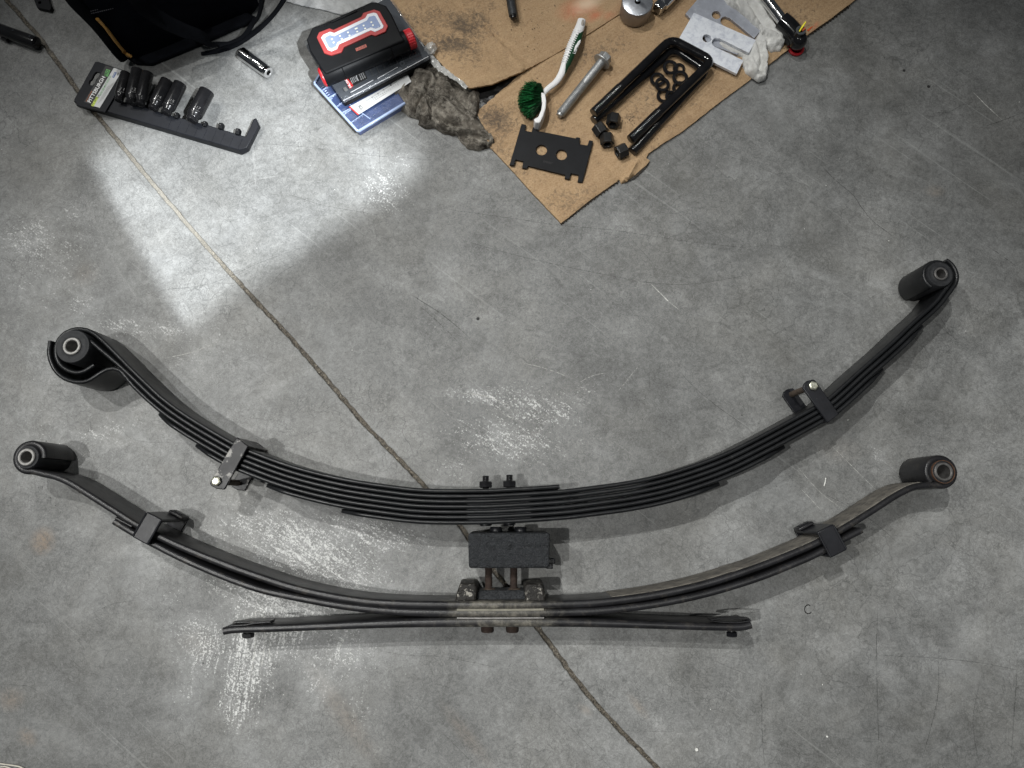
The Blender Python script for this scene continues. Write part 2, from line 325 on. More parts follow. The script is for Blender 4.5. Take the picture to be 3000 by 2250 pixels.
# ------------------------------------------------------------------ mesh helpers
def catmull(pts, step):
    pts = [Vector(p) for p in pts]; out = []
    ext = [pts[0]*2-pts[1]] + pts + [pts[-1]*2-pts[-2]]
    for i in range(1, len(ext)-2):
        a, b, c, d = ext[i-1:i+3]; n = max(1, int((c-b).length/step))
        for k in range(n):
            t = k/n
            out.append(.5*((2*b)+(c-a)*t+(2*a-5*b+4*c-d)*t*t+(3*b-a-3*c+d)*t*t*t))
    out.append(pts[-1]); return out
class MB:
    def __init__(s): s.v = []; s.f = []
    def add(s, vs, fs):
        o = len(s.v); s.v += [tuple(v) for v in vs]; s.f += [tuple(i+o for i in f) for f in fs]; return s
    def prism(s, poly, z0, z1):
        n = len(poly); a = sum(poly[i][0]*poly[(i+1) % n][1]-poly[(i+1) % n][0]*poly[i][1] for i in range(n))
        if a < 0: poly = poly[::-1]
        vs = [(p[0], p[1], z0) for p in poly]+[(p[0], p[1], z1) for p in poly]
        fs = [tuple(range(n))[::-1], tuple(range(n, 2*n))]+[(i, (i+1) % n, n+(i+1) % n, n+i) for i in range(n)]
        return s.add(vs, fs)
    def prism2(s, poly0, z0, poly1, z1):
        n = len(poly0)
        vs = [(p[0], p[1], z0) for p in poly0]+[(p[0], p[1], z1) for p in poly1]
        return s.add(vs, [tuple(range(n))[::-1], tuple(range(n, 2*n))]+[(i, (i+1) % n, n+(i+1) % n, n+i) for i in range(n)])
    def box(s, c, size, ux=(1, 0, 0), uz=(0, 0, 1)):
        ux = Vector(ux).normalized(); uz = Vector(uz); uz = (uz-ux*uz.dot(ux)).normalized(); uy = uz.cross(ux); c = Vector(c)
        vs = [c+ux*(i*size[0]/2)+uy*(j*size[1]/2)+uz*(k*size[2]/2) for k in (-1, 1) for i, j in ((-1, -1), (1, -1), (1, 1), (-1, 1))]
        return s.add(vs, [(3, 2, 1, 0), (4, 5, 6, 7), (0, 1, 5, 4), (1, 2, 6, 5), (2, 3, 7, 6), (3, 0, 4, 7)])
    def lathe(s, prof, base, axis=(0, 0, 1), seg=32, closed=True, jit=None):
        """prof: list of (r, h) along axis"""
        ax = Vector(axis).normalized(); base = Vector(base)
        u = ax.orthogonal().normalized(); w = ax.cross(u); vs = []; fs = []
        for r, h in prof:
            for k in range(seg):
                a = 2*PI*k/seg; vs.append(base+ax*h+(u*math.cos(a)+w*math.sin(a))*r)
        n = len(prof)
        for i in range(n-1):
            for k in range(seg):
                k2 = (k+1) % seg; fs.append((i*seg+k, i*seg+k2, (i+1)*seg+k2, (i+1)*seg+k))
        if closed:
            fs.append(tuple(range(seg))[::-1]); fs.append(tuple((n-1)*seg+k for k in range(seg)))
        return s.add(vs, fs)
    def ring(s, r0, r1, z0, z1, base, axis=(0, 0, 1), seg=32):
        b = min(.0012, (r1-r0)*.25, (z1-z0)*.25)
        prof = [(r0, z0+b), (r0+b, z0), (r1-b, z0), (r1, z0+b), (r1, z1-b), (r1-b, z1), (r0+b, z1), (r0, z1-b), (r0, z0+b)]
        return s.lathe(prof, base, axis, seg, closed=False)
    def tube(s, pts, r, seg=10, sq=None):
        pts = [Vector(p) for p in pts]; n = len(pts); up = Vector((0, 0, 1)); vs = []; fs = []
        for i, p in enumerate(pts):
            t = (pts[min(i+1, n-1)]-pts[max(i-1, 0)]).normalized()
            a = t.cross(up)
            a = a.normalized() if a.length > 1e-4 else Vector((1, 0, 0)); b = a.cross(t).normalized()
            rr = r[i] if isinstance(r, (list, tuple)) else r
            ra, rb = (rr, rr) if sq is None else (rr, rr*sq)
            for k in range(seg):
                th = 2*PI*k/seg; vs.append(p+a*(math.cos(th)*ra)+b*(math.sin(th)*rb))
        for i in range(n-1):
            for k in range(seg):
                k2 = (k+1) % seg; fs.append((i*seg+k, (i+1)*seg+k, (i+1)*seg+k2, i*seg+k2))
        fs.append(tuple(range(seg))); fs.append(tuple((n-1)*seg+k for k in range(seg))[::-1])
        return s.add(vs, fs)
    def hexp(s, c, af, h, axis, spin=0, bev=.0012, hole=0):
        """hexagonal head or nut; c = centre, af = across flats"""
        ax = Vector(axis).normalized(); c = Vector(c); R = af/2/math.cos(PI/6)
        ref = Vector((0, 0, 1)) if abs(ax.z) < .9 else Vector((1, 0, 0))
        u = (ref-ax*ref.dot(ax)).normalized(); w = ax.cross(u); vs = []; fs = []
        prof = [(R-bev*1.6, -h/2), (R, -h/2+bev), (R, h/2-bev), (R-bev*1.6, h/2)]
        if hole: prof = [(hole, -h/2+bev)]+prof+[(hole, h/2-bev)]
        for r, z in prof:
            for k in range(6):
                a = spin+PI/6+k*PI/3; vs.append(c+ax*z+(u*math.cos(a)+w*math.sin(a))*r)
        m = len(prof)
        for i in range(m-1):
            for k in range(6):
                k2 = (k+1) % 6; fs.append((i*6+k, i*6+k2, (i+1)*6+k2, (i+1)*6+k))
        if not hole: fs += [tuple(range(6))[::-1], tuple((m-1)*6+k for k in range(6))]
        else:
            for k in range(6):
                k2 = (k+1) % 6; fs.append(((m-1)*6+k, (m-1)*6+k2, k2, k))
        return s.add(vs, fs)
    def thread(s, a, b, r, pitch=.0022, depth=.0006, seg=16, chamfer=True):
        a = Vector(a); b = Vector(b); L = (b-a).length; n = max(3, int(L/pitch)); prof = []
        if chamfer: prof.append((r*.72, 0))
        for i in range(n):
            z = L*i/n; prof += [(r-depth, z+L/n*.12), (r, z+L/n*.5), (r-depth, z+L/n*.88)]
        prof.append((r-depth, L))
        return s.lathe(prof, a, b-a, seg)
def resample(poly, step, jitter=0.0, seed=0):
    out = []; n = len(poly)
    for i in range(n):
        a = Vector(poly[i]); b = Vector(poly[(i+1) % n]); m = max(1, int((b-a).length/step))
        for k in range(m):
            p = a.lerp(b, k/m)
            if jitter:
                q = noise.noise_vector(Vector((p.x*140+seed, p.y*140, seed)))
                q2 = noise.noise_vector(Vector((p.x*500+seed, p.y*500, seed+5)))
                p = p+Vector((q.x+q2.x*.4, q.y+q2.y*.4))*jitter
            out.append((p.x, p.y))
    return out
def inside(p, poly):
    x, y = p; r = False; n = len(poly); j = n-1
    for i in range(n):
        xi, yi = poly[i]; xj, yj = poly[j]
        if (yi > y) != (yj > y) and x < (xj-xi)*(y-yi)/(yj-yi)+xi: r = not r
        j = i
    return r
def edge_dist(p, poly):
    P0 = np.array(poly); P1 = np.roll(P0, -1, 0); d = P1-P0; q = np.array(p)-P0
    t = np.clip((q*d).sum(1)/np.maximum((d*d).sum(1), 1e-12), 0, 1)
    return float(np.sqrt(((q-d*t[:, None])**2).sum(1)).min())
def sheet(poly, ztop, thick=None, res=.006, holes=(), zbot=None, grid=True):
    """solid sheet over an outline: ztop(x, y, d) gives the height, d = distance to the edge"""
    pts = [Vector(p) for p in poly]; edges = [(i, (i+1) % len(poly)) for i in range(len(poly))]
    for h in holes:
        o = len(pts); pts += [Vector(p) for p in h]; edges += [(o+i, o+(i+1) % len(h)) for i in range(len(h))]
    if grid:
        xs = [p[0] for p in poly]; ys = [p[1] for p in poly]; y = min(ys); r = 0
        while y < max(ys):
            x = min(xs)+(r % 2)*res/2
            while x < max(xs):
                if inside((x, y), poly) and not any(inside((x, y), h) for h in holes) and edge_dist((x, y), poly) > res*.4:
                    pts.append(Vector((x, y)))
                x += res
            y += res*.87; r += 1
    vo, eo, fo, *_ = geometry.delaunay_2d_cdt(pts, edges, [], 0, 1e-7)
    vo = [(v.x, v.y) for v in vo]; tris = []
    for f in fo:
        cx = sum(vo[i][0] for i in f)/len(f); cy = sum(vo[i][1] for i in f)/len(f)
        if inside((cx, cy), poly) and not any(inside((cx, cy), h) for h in holes): tris.append(tuple(f))
    mb = MB(); n = len(vo)
    tz = [ztop(x, y, edge_dist((x, y), poly) if grid else 0) for x, y in vo]
    vs = [(x, y, z) for (x, y), z in zip(vo, tz)]
    vs += [(x, y, (z-thick) if zbot is None else min(z-.0004, zbot)) for (x, y), z in zip(vo, tz)]
    fs = []; cnt = {}
    for t in tris:
        a = [vo[i] for i in t]; ar = sum(a[i][0]*a[(i+1) % len(a)][1]-a[(i+1) % len(a)][0]*a[i][1] for i in range(len(a)))
        if ar < 0: t = t[::-1]
        fs.append(t); fs.append(tuple(i+n for i in t[::-1]))
        for i in range(len(t)):
            e = (t[i], t[(i+1) % len(t)]); cnt[e] = cnt.get(e, 0)+1
    side0 = len(fs)
    for (a, b) in list(cnt):
        if (b, a) not in cnt: fs.append((a, a+n, b+n, b))
    mb.add(vs, fs); mb.side0 = side0
    return mb

def mk(name, mb, m, parent=None, org=(0, 0, 0), smooth=True, bevel=0, bseg=2, angle=35, extra=None):
    me = bpy.data.meshes.new(name); o3 = Vector(org)
    me.from_pydata([(v[0]-o3.x, v[1]-o3.y, v[2]-o3.z) for v in mb.v], [], mb.f); me.update()
    me.materials.append(m)
    if extra: me.materials.append(extra)
    bm = bmesh.new(); bm.from_mesh(me); bmesh.ops.recalc_face_normals(bm, faces=bm.faces); bm.to_mesh(me); bm.free()
    if smooth:
        me.shade_smooth()
        try: me.set_sharp_from_angle(angle=math.radians(angle))
        except Exception: pass
    o = bpy.data.objects.new(name, me); COL.objects.link(o)
    if bevel:
        b = o.modifiers.new('bevel', 'BEVEL'); b.width = bevel; b.segments = bseg; b.limit_method = 'ANGLE'; b.angle_limit = math.radians(40)
    if parent is not None: o.parent = parent
    return o
def tag(o, label=None, cat=None, group=None, kind=None):
    for k, v in (('label', label), ('category', cat), ('group', group), ('kind', kind)):
        if v: o[k] = v
    return o
class Thing:
    def __init__(s, name, label, cat, loc, group=None):
        s.o = bpy.data.objects.new(name, None); COL.objects.link(s.o); s.o.location = loc; s.o.empty_display_size = .02
        s.org = Vector(loc); tag(s.o, label, cat, group)
    def part(s, name, mb, m, parent=None, label=None, **kw):
        o = mk(name, mb, m, parent if parent is not None else s.o, s.org, **kw)
        if label: o['label'] = label
        return o
def centre(mb):
    a = np.array(mb.v); c = (a.min(0)+a.max(0))/2; return Vector((c[0], c[1], a[:, 2].min()))
def solo(name, mb, m, label, cat, group=None, **kw):
    c = centre(mb); o = mk(name, mb, m, None, c, **kw); o.location = c; return tag(o, label, cat, group)
def text(txt, a, b, h, z, m, owner, name='lettering', align='LEFT', parent=None, fit=True, bold=.0, sub=False, stretch=1.0, nx=None):
    """lettering on a surface, baseline from photo point a to b at height z; h = letter height in photo pixels"""
    A = P(*a, z); B = P(*b, z); d = (B-A); L = d.length; d.normalize(); u = nx if nx else Vector((0, 0, 1)).cross(d)
    cu = bpy.data.curves.new(name, 'FONT'); cu.body = txt; cu.size = 1; cu.extrude = .0; cu.offset = bold
    to = bpy.data.objects.new(name, cu); COL.objects.link(to)
    dg = bpy.context.evaluated_depsgraph_get(); me = bpy.data.meshes.new_from_object(to.evaluated_get(dg))
    bpy.data.objects.remove(to)
    vs = np.array([v.co[:] for v in me.vertices]); x0, x1 = vs[:, 0].min(), vs[:, 0].max(); y0, y1 = vs[:, 1].min(), vs[:, 1].max()
    hh = h/1830.0; sx = L/(x1-x0); sy = hh/(y1-y0)
    mb = MB(); fs = [tuple(p.vertices) for p in me.polygons]
    mb.add([A+d*((v[0]-x0)*sx)+u*((v[1]-y0)*sy) for v in vs], fs); bpy.data.meshes.remove(me)
    return owner.part(name, mb, m, parent=parent, smooth=False)

# ------------------------------------------------------------------ floor
jpx = [(-260, -320), (20, 0), (130, 130), (240, 283), (310, 370), (500, 600), (670, 795), (880, 1022), (1060, 1232), (1240, 1420), (1370, 1570), (1580, 1846), (1740, 2055), (1925, 2250), (2200, 2540)]
jw = catmull([(*P2(*p), 0) for p in jpx], .01)
jy = np.array([p.y for p in jw])[::-1]; jx = np.array([p.x for p in jw])[::-1]
def build_floor():
    ys = np.concatenate([[-6, -3, -1.2, -.7], np.arange(-.5, 1.02, .0026), [1.1, 1.5, 3, 6]])
    near = np.concatenate([np.arange(0, .010, .0010)]); u = [.010]
    while u[-1] < 1.55: u.append(u[-1]+min(.0075, .0012+.08*(u[-1]-.010)))
    up = np.concatenate([near, u, [2, 3, 8]]); us = np.concatenate([-up[::-1][:-1], up])
    nx, ny = len(us), len(ys)
    Y = np.repeat(ys[:, None], nx, 1); XJ = np.interp(ys, jy, jx)[:, None]
    wav = np.array([noise.noise(Vector((y*45, 3, 0)))*.0017+noise.noise(Vector((y*160, 9, 0)))*.0006 for y in ys])[:, None]
    U = np.repeat(us[None, :], ny, 0); X = XJ+U+wav*(np.abs(U) < .02)
    hl = np.array([.0046+noise.noise(Vector((y*120, 0, 1)))*.0022+max(0, noise.noise(Vector((y*40, 7, 1))))*.002 for y in ys])[:, None]
    hr = np.array([.0044+noise.noise(Vector((y*120, 5, 2)))*.0022 for y in ys])[:, None]
    d = np.where(U < 0, hl+U, hr-U)              # >0 inside the groove
    G = np.clip(d/.0010+.5, 0, 1); Z = -.0042*G
    inn = np.abs(U) < .010
    idx = np.argwhere(inn & (G > .2))
    for i, j in idx:
        Z[i, j] += (noise.noise(Vector((X[i, j]*420, Y[i, j]*420, 0)))*.0012+noise.noise(Vector((X[i, j]*120, Y[i, j]*120, 4)))*.0010)*G[i, j]
    vs = np.stack([X, Y, Z], -1).reshape(-1, 3)
    me = bpy.data.meshes.new('floor')
    a = (np.arange(ny-1)[:, None]*nx+np.arange(nx-1)[None, :]).reshape(-1)
    faces = np.stack([a, a+1, a+nx+1, a+nx], 1)
    me.vertices.add(len(vs)); me.vertices.foreach_set('co', vs.astype(np.float32).ravel())
    me.loops.add(faces.size); me.loops.foreach_set('vertex_index', faces.astype(np.int32).ravel())
    me.polygons.add(len(faces)); me.polygons.foreach_set('loop_start', np.arange(0, faces.size, 4, dtype=np.int32))
    try: me.polygons.foreach_set('loop_total', np.full(len(faces), 4, dtype=np.int32))
    except Exception: pass
    me.update(calc_edges=True); me.validate(); me.shade_smooth()
    def field(blobs):
        out = np.zeros(len(vs))
        for cx, cy, rx, ry, rot, amp in blobs:
            c = P(cx, cy); th = math.radians(-rot); dx = vs[:, 0]-c.x; dy = vs[:, 1]-c.y
            a_ = (dx*math.cos(th)+dy*math.sin(th))/(rx/1830); b_ = (-dx*math.sin(th)+dy*math.cos(th))/(ry/1830)
            out = np.maximum(out, amp*np.clip(1.25-np.sqrt(a_*a_+b_*b_), 0, 1))
        return np.clip(out, 0, 1)
    # photo-pixel centre, radii, turn (clockwise), strength
    F_ = {'scuff': [(750, 1650, 480, 300, 10, .36), (650, 1000, 420, 160, 0, .30), (150, 1250, 220, 160, 0, .34), (1520, 1250, 420, 200, 0, .36), (150, 760, 260, 260, 0, .40), (2100, 1550, 300, 160, 0, .22), (450, 1950, 260, 200, 0, .26), (900, 1610, 330, 130, 22, .74), (1080, 1560, 230, 70, 12, .66), (720, 1540, 120, 70, 20, .6), (840, 1760, 300, 95, 18, .8), (560, 1850, 120, 90, 0, .5), (1000, 1930, 200, 110, 0, .45), (640, 1580, 90, 60, 20, .45),
                    (1180, 1750, 150, 60, 25, .45), (1010, 1700, 160, 70, 30, .6), (520, 1740, 150, 60, -10, .35),
                    (1420, 1160, 170, 40, 8, .66), (1560, 1190, 240, 90, 10, .60), (1480, 1290, 240, 100, 5, .62), (1700, 1170, 130, 70, -30, .4), (1330, 1370, 120, 60, 5, .42),
                    (1640, 1330, 140, 60, 0, .3), (90, 700, 160, 130, 30, .56), (210, 620, 120, 60, 60, .42), (50, 830, 90, 60, 20, .4), (300, 780, 80, 120, 20, .28),
                    (380, 960, 190, 60, 12, .5), (500, 970, 120, 50, 20, .5), (240, 890, 90, 50, 10, .5), (540, 1060, 160, 40, -20, .38),
                    (300, 1270, 170, 60, -14, .50), (520, 1280, 60, 40, 0, .3), (130, 1130, 80, 60, 0, .3), (1130, 560, 140, 110, 60, .55), (1170, 480, 90, 70, 60, .4),
                    (1780, 640, 60, 40, 0, .1), (2450, 960, 90, 40, 20, .15), (2570, 1330, 60, 30, 60, .45), (640, 420, 60, 30, 0, .2)],
          'scuffv': [(730, 1930, 110, 240, 3, .72), (840, 1850, 130, 130, 0, .7), (600, 1900, 100, 120, 0, .6), (690, 2060, 70, 110, -14, .7), (1000, 1900, 120, 100, 0, .5),
                     (1060, 2060, 80, 140, -10, .36), (540, 2040, 60, 100, 4, .42), (800, 1780, 60, 90, 0, .7), (740, 2190, 120, 60, 0, .25), (930, 2020, 70, 90, 0, .4)],
          'dark': [(2960, 40, 90, 50, 0, .9), (2620, 172, 26, 18, 20, .8), (2755, 28, 14, 7, 0, .6), (1970, 530, 40, 22, 30, .5), (1225, 830, 28, 20, -10, .55), (1930, 660, 16, 26, -20, .5),
                   (60, 470, 130, 160, 0, .40), (350, 900, 60, 60, 0, .25), (1260, 700, 50, 40, 0, .3), (1110, 510, 60, 40, 60, .55), (1140, 440, 50, 30, 50, .5), (330, 60, 80, 60, 0, .4),
                   (2400, 1420, 14, 40, -40, .8), (2760, 600, 50, 30, 0, .3), (2920, 2130, 14, 12, 0, .7), (1230, 1040, 12, 9, 0, .4), (40, 1575, 10, 7, 0, .8), (1170, 330, 80, 30, 0, .4),
                   (2300, 400, 160, 60, 60, .22), (2850, 420, 200, 200, 0, .2), (1220, 640, 20, 16, 0, .3), (2930, 1500, 200, 120, 0, .12), (2970, 2100, 120, 200, 0, .3)],
          'beam_pale': [(500, 590, 300, 40, 49, 1.0), (120, 130, 60, 40, 50, .3)],  # long blob paints the lamp beam's brightness into the joint
          'rust': [(125, 1585, 34, 38, 0, .95), (2740, 560, 30, 20, 0, .35), (1870, 2070, 40, 12, 50, .5), (80, 2160, 30, 20, 40, .6), (30, 2050, 40, 30, 0, .45), (1010, 2100, 30, 160, -38, .30),
                   (1370, 2160, 20, 110, -40, .30), (570, 1880, 60, 40, 0, .12), (2460, 1320, 60, 40, 0, .15), (1715, 2080, 24, 12, 30, .4), (250, 800, 40, 40, 0, .2)]}
    for k, bl in F_.items():
        at = me.attributes.new(k, 'FLOAT', 'POINT'); at.data.foreach_set('value', field(bl).astype(np.float32))
    at = me.attributes.new('groove', 'FLOAT', 'POINT'); at.data.foreach_set('value', G.reshape(-1).astype(np.float32))
    me.materials.append(concrete_mat())
    o = bpy.data.objects.new('floor', me); COL.objects.link(o); o['kind'] = 'structure'
build_floor()

# scratches and hairline cracks: thin shallow strips lying in the floor skin
def ribbon(mb, pts, w, z=.0004, wob=.0006, seed=0):
    pts = catmull([(*P2(*p), 0) for p in pts], .006); n = len(pts); vs = []; fs = []
    for i, p in enumerate(pts):
        t = (pts[min(i+1, n-1)]-pts[max(i-1, 0)]).normalized(); q = Vector((-t.y, t.x, 0))
        o = noise.noise(Vector((i*.35, seed, 0)))*wob; ww = w*(.55+.6*abs(noise.noise(Vector((i*.23, seed+9, 0)))))*min(1, (i+.4)/4, (n-i-.6)/4)
        vs += [p+q*(o+ww/2)+Vector((0, 0, z)), p+q*(o-ww/2)+Vector((0, 0, z))]
    for i in range(n-1): fs.append((2*i, 2*i+1, 2*i+3, 2*i+2))
    mb.add(vs, fs)
def soft(name, color, alpha):
    m = bpy.data.materials.new(name); nt, bs = nodes(m); pos = geo_pos(nt)
    bs.inputs['Base Color'].default_value = (*color, 1); bs.inputs['Roughness'].default_value = .8
    a = math2(nt, 'MULTIPLY', ramp(nt, noise_n(nt, 160, 4, .7, 0, pos), .32, .62), alpha)
    nt.links.new(a, bs.inputs['Alpha']); return m
dk = MB(); lt = MB()
for k, (pts, w) in enumerate([
    ([(1290, 610), (1500, 640), (1640, 660), (1800, 675), (2000, 705), (2200, 728)], .0011), ([(1340, 700), (1500, 745), (1650, 780), (1800, 810), (1900, 828), (2030, 832), (2200, 805)], .0011),
    ([(1790, 610), (1850, 700), (1920, 780)], .0008), ([(1755, 830), (1790, 880), (1805, 910)], .0009), ([(1990, 1085), (2020, 1120), (2100, 1190), (2200, 1260)], .0013),
    ([(2402, 482), (2450, 530), (2500, 572), (2525, 610), (2560, 650), (2625, 700)], .0014), ([(2870, 375), (2930, 355), (3000, 328)], .0013), ([(2890, 430), (2888, 505)], .0009),
    ([(2235, 575), (2270, 620)], .0016), ([(2470, 350), (2520, 375)], .0006), ([(2520, 890), (2640, 830), (2700, 860), (2810, 1010)], .0008), ([(2725, 935), (2780, 978), (2813, 1008)], .0013),
    ([(1200, 860), (1300, 925), (1370, 985)], .0022), ([(1210, 880), (1290, 950), (1350, 1010)], .0010), ([(760, 420), (900, 432), (1080, 455), (1290, 470)], .0009),
    ([(400, 870), (480, 850), (620, 830), (760, 770), (900, 720)], .0009), ([(500, 440), (560, 520), (640, 600), (700, 690)], .0007), ([(260, 300), (330, 420), (470, 600), (560, 740)], .0006),
    ([(0, 300), (60, 390), (130, 460)], .0007), ([(745, 855), (790, 835), (830, 795), (900, 760)], .0008), ([(835, 565), (940, 600), (1050, 620), (1170, 640)], .0009),
    ([(1100, 1905), (1200, 1920), (1300, 1925), (1480, 1960)], .0009), ([(0, 2005), (80, 2010), (120, 2030)], .0008), ([(250, 1810), (330, 1770), (430, 1755)], .0007),
    ([(2080, 1930), (2150, 1960), (2210, 1985)], .0009), ([(2230, 2010), (2232, 2120), (2240, 2250)], .0011), ([(2570, 1780), (2568, 1950), (2575, 2200)], .0012), ([(2750, 1900), (2745, 2050), (2700, 2230)], .0012),
    ([(2870, 1990), (2850, 2120), (2870, 2240)], .0011), ([(2980, 1950), (2970, 2100), (2960, 2250)], .0010), ([(2560, 1920), (2700, 1925), (2860, 1940), (2990, 1965)], .0009),
    ([(2380, 1430), (2480, 1480), (2560, 1530), (2640, 1600)], .0008), ([(2090, 1640), (2210, 1690)], .0008), ([(1990, 1660), (2040, 1720)], .0007), ([(2480, 1100), (2560, 1140), (2660, 1200)], .0006),
    ([(1820, 2140), (2000, 2145)], .0006), ([(1590, 2050), (1700, 2160), (1800, 2260)], .0007), ([(1280, 2130), (1340, 2190), (1400, 2250)], .0008), ([(350, 1250), (400, 1290), (560, 1300)], .0006),
    ([(900, 1120), (960, 1190), (1000, 1260)], .0006), ([(1900, 1240), (1980, 1290)], .0007), ([(2860, 700), (2950, 760), (3000, 800)], .0009), ([(2620, 850), (2700, 900), (2760, 960)], .0006),
    ([(2700, 320), (2770, 330), (2830, 300)], .0008), ([(860, 1230), (900, 1225), (990, 1180)], .0006), ([(1570, 2180), (1640, 2200)], .0006), ([(190, 1900), (240, 1960), (330, 1990)], .0006),
    ([(2010, 390), (2120, 450), (2200, 480), (2400, 560)], .0006), ([(1110, 420), (1115, 520)], .0010), ([(1080, 440), (1090, 540)], .0009), ([(1060, 520), (1130, 500)], .0006)]):
    ribbon(dk, pts, w, seed=k*3.1)
for k, (pts, w) in enumerate([
    ([(1905, 830), (1950, 875), (1992, 910)], .0022), ([(1850, 815), (1900, 840)], .0011), ([(1985, 928), (1990, 932)], .0022), ([(2345, 1430), (2410, 1500)], .0013), ([(2330, 1360), (2400, 1440), (2480, 1500)], .0008),
    ([(1520, 1060), (1600, 1080), (1680, 1110)], .0010), ([(1340, 1150), (1420, 1160), (1500, 1190)], .0016), ([(1460, 1205), (1520, 1235)], .0016), ([(730, 280), (735, 560)], .0001),
    ([(2850, 270), (2900, 320), (2940, 355)], .0018), ([(610, 1440), (650, 1470)], .0010), ([(1680, 1130), (1740, 1100), (1800, 1090)], .0010), 
    ([(190, 1380), (300, 1290)], .0006), ([(2430, 1300), (2500, 1370), (2570, 1440)], .0009), ([(1800, 1160), (1880, 1060)], .0008), ([(480, 1050), (570, 1030), (640, 1000)], .0014),
    ([(745, 1760), (750, 1850), (735, 2000)], .0016), ([(770, 1760), (775, 1880), (760, 1990)], .0012), ([(725, 1790), (722, 1900)], .0012), ([(790, 1830), (790, 1960)], .0010)]):
    ribbon(lt, pts, w, seed=k*5.7+100)
o = mk('floor_scratches', dk, soft('dark_scratch', (.035, .035, .034), .62)); tag(o, kind='structure')
ft = MB()
for k, (pts, w) in enumerate([([(735, 385), (742, 440), (750, 560)], .007), ([(752, 525), (820, 515)], .006), ([(440, 600), (470, 700), (530, 800)], .004), ([(240, 560), (330, 760), (420, 900)], .006)]): ribbon(ft, pts, w, z=.0003, seed=k*7+3)
o = mk('faint_chalk_marks', ft, soft('faint_chalk', (.55, .55, .54), .22)); tag(o, kind='structure')
o = mk('pale_floor_scratches', lt, soft('pale_scratch', (.68, .68, .64), .75)); tag(o, kind='structure')

# loose crumbs and specks on the floor
def chips(n, seed, smin, smax, blobs=None):
    rnd = random.Random(seed); mb = MB()
    for _ in range(n):
        if blobs and rnd.random() < .6:
            cx, cy, r = rnd.choice(blobs); px, py = rnd.gauss(cx, r), rnd.gauss(cy, r)
        else: px, py = rnd.uniform(0, 3000), rnd.uniform(0, 2250)
        c = P(px, py); s_ = smin+(smax-smin)*rnd.random()**3; k = rnd.randint(4, 6); a0 = rnd.random()*6
        poly = [(c.x+math.cos(a0+i*2*PI/k)*s_*rnd.uniform(.5, 1), c.y+math.sin(a0+i*2*PI/k)*s_*rnd.uniform(.4, 1)) for i in range(k)]
        mb.prism(poly, .0001, .0002+s_*rnd.uniform(.3, .8))
    return mb
o = mk('pale_grit', chips(130, 3, .0003, .0012), debris_w, smooth=False); tag(o, 'scattered pale crumbs of grit on the concrete', None, None, 'stuff')
o = mk('dark_grit', chips(150, 8, .0004, .0013, [(150, 1440, 60), (1960, 190, 40), (1550, 60, 30)]), debris_k, smooth=False); tag(o, 'scattered dark crumbs of grit on the concrete', None, None, 'stuff')
def disc(name, px, py, r, label, thick=.0012, m=debris_k):
    c = P(px, py); pts = []
    for k in range(14):
        a = k*2*PI/14; rr = r*(1+.12*noise.noise(Vector((px+math.cos(a), py+math.sin(a), 0)))); pts.append((c.x+rr*math.cos(a), c.y+rr*math.sin(a)))
    solo(name, MB().prism(pts, .0003, thick), m, label, 'debris', bevel=.0003)
disc('dark_disc', 1400, 934, .0027, 'small round black speck on open concrete right of the joint')
disc('dark_disc', 2648, 207, .0022, 'black crumb on the floor just below the brown oil spot')
disc('dark_disc', 2720, 254, .0026, 'black crumb on the floor, lower right of the brown oil spot')
disc('pale_chip', 2040, 2195, .0024, 'pale stone chip on the floor right of the joint at the bottom', .003, debris_w)
disc('pale_chip', 2422, 2157, .0014, 'tiny white chip alone on the lower right floor', .002, debris_w)
pc = [P(2368+11*math.cos(a), 1785+13*math.sin(a), .0009) for a in np.linspace(.7, 5.2, 12)]
solo('curled_shaving', MB().tube(pc, .0007, 6), debris_k, 'tiny curled black metal shaving right of the overload leaf tip', 'shaving')
solo('metal_shaving', MB().tube([P(2414, 1424, .001), P(2418, 1410, .002), P(2419, 1400, .001)], .0008, 6), debris_w, 'small white curl of swarf above the old spring clamp at right', 'shaving')
for k, pts in enumerate([[(-10, 2236), (20, 2240), (60, 2247), (80, 2262)], [(-10, 2250), (15, 2246), (40, 2256), (50, 2270)]]):
    if k == 0: wmb = MB()
    wmb.tube(catmull([P(*p, .003) for p in pts], .004), .0009, 6)
solo('pale_wire_strand', wmb, wire_m, 'pale thin wire strands on the floor at the bottom left corner', 'wire')

# ------------------------------------------------------------------ leaf springs
ZL0, ZL1 = .005, .079                                # leaves stand on edge between these heights
ZT = ZL1
def pl(pts, z=ZT): return [Vector((*P2(x, y, z), 0)) for x, y in pts]
def offset(path, d):
    out = []; n = len(path)
    for i, p in enumerate(path):
        t = (path[min(i+1, n-1)]-path[max(i-1, 0)]).normalized(); out.append(p+Vector((t.y, -t.x, 0))*d)   # + = convex side
    return out
def arc(c, r, a0, a1, step=8):
    n = max(2, int(abs(a1-a0)/step)); return [Vector((c.x+r*math.cos(math.radians(a0+(a1-a0)*k/n)), c.y+r*math.sin(math.radians(a0+(a1-a0)*k/n)), 0)) for k in range(n+1)]
def cut(path, a=None, b=None):
    """part of a path between the points nearest to a and b"""
    i = 0 if a is None else min(range(len(path)), key=lambda k: (path[k]-a).length)
    j = len(path) if b is None else min(range(len(path)), key=lambda k: (path[k]-b).length)+1
    return path[i:j]
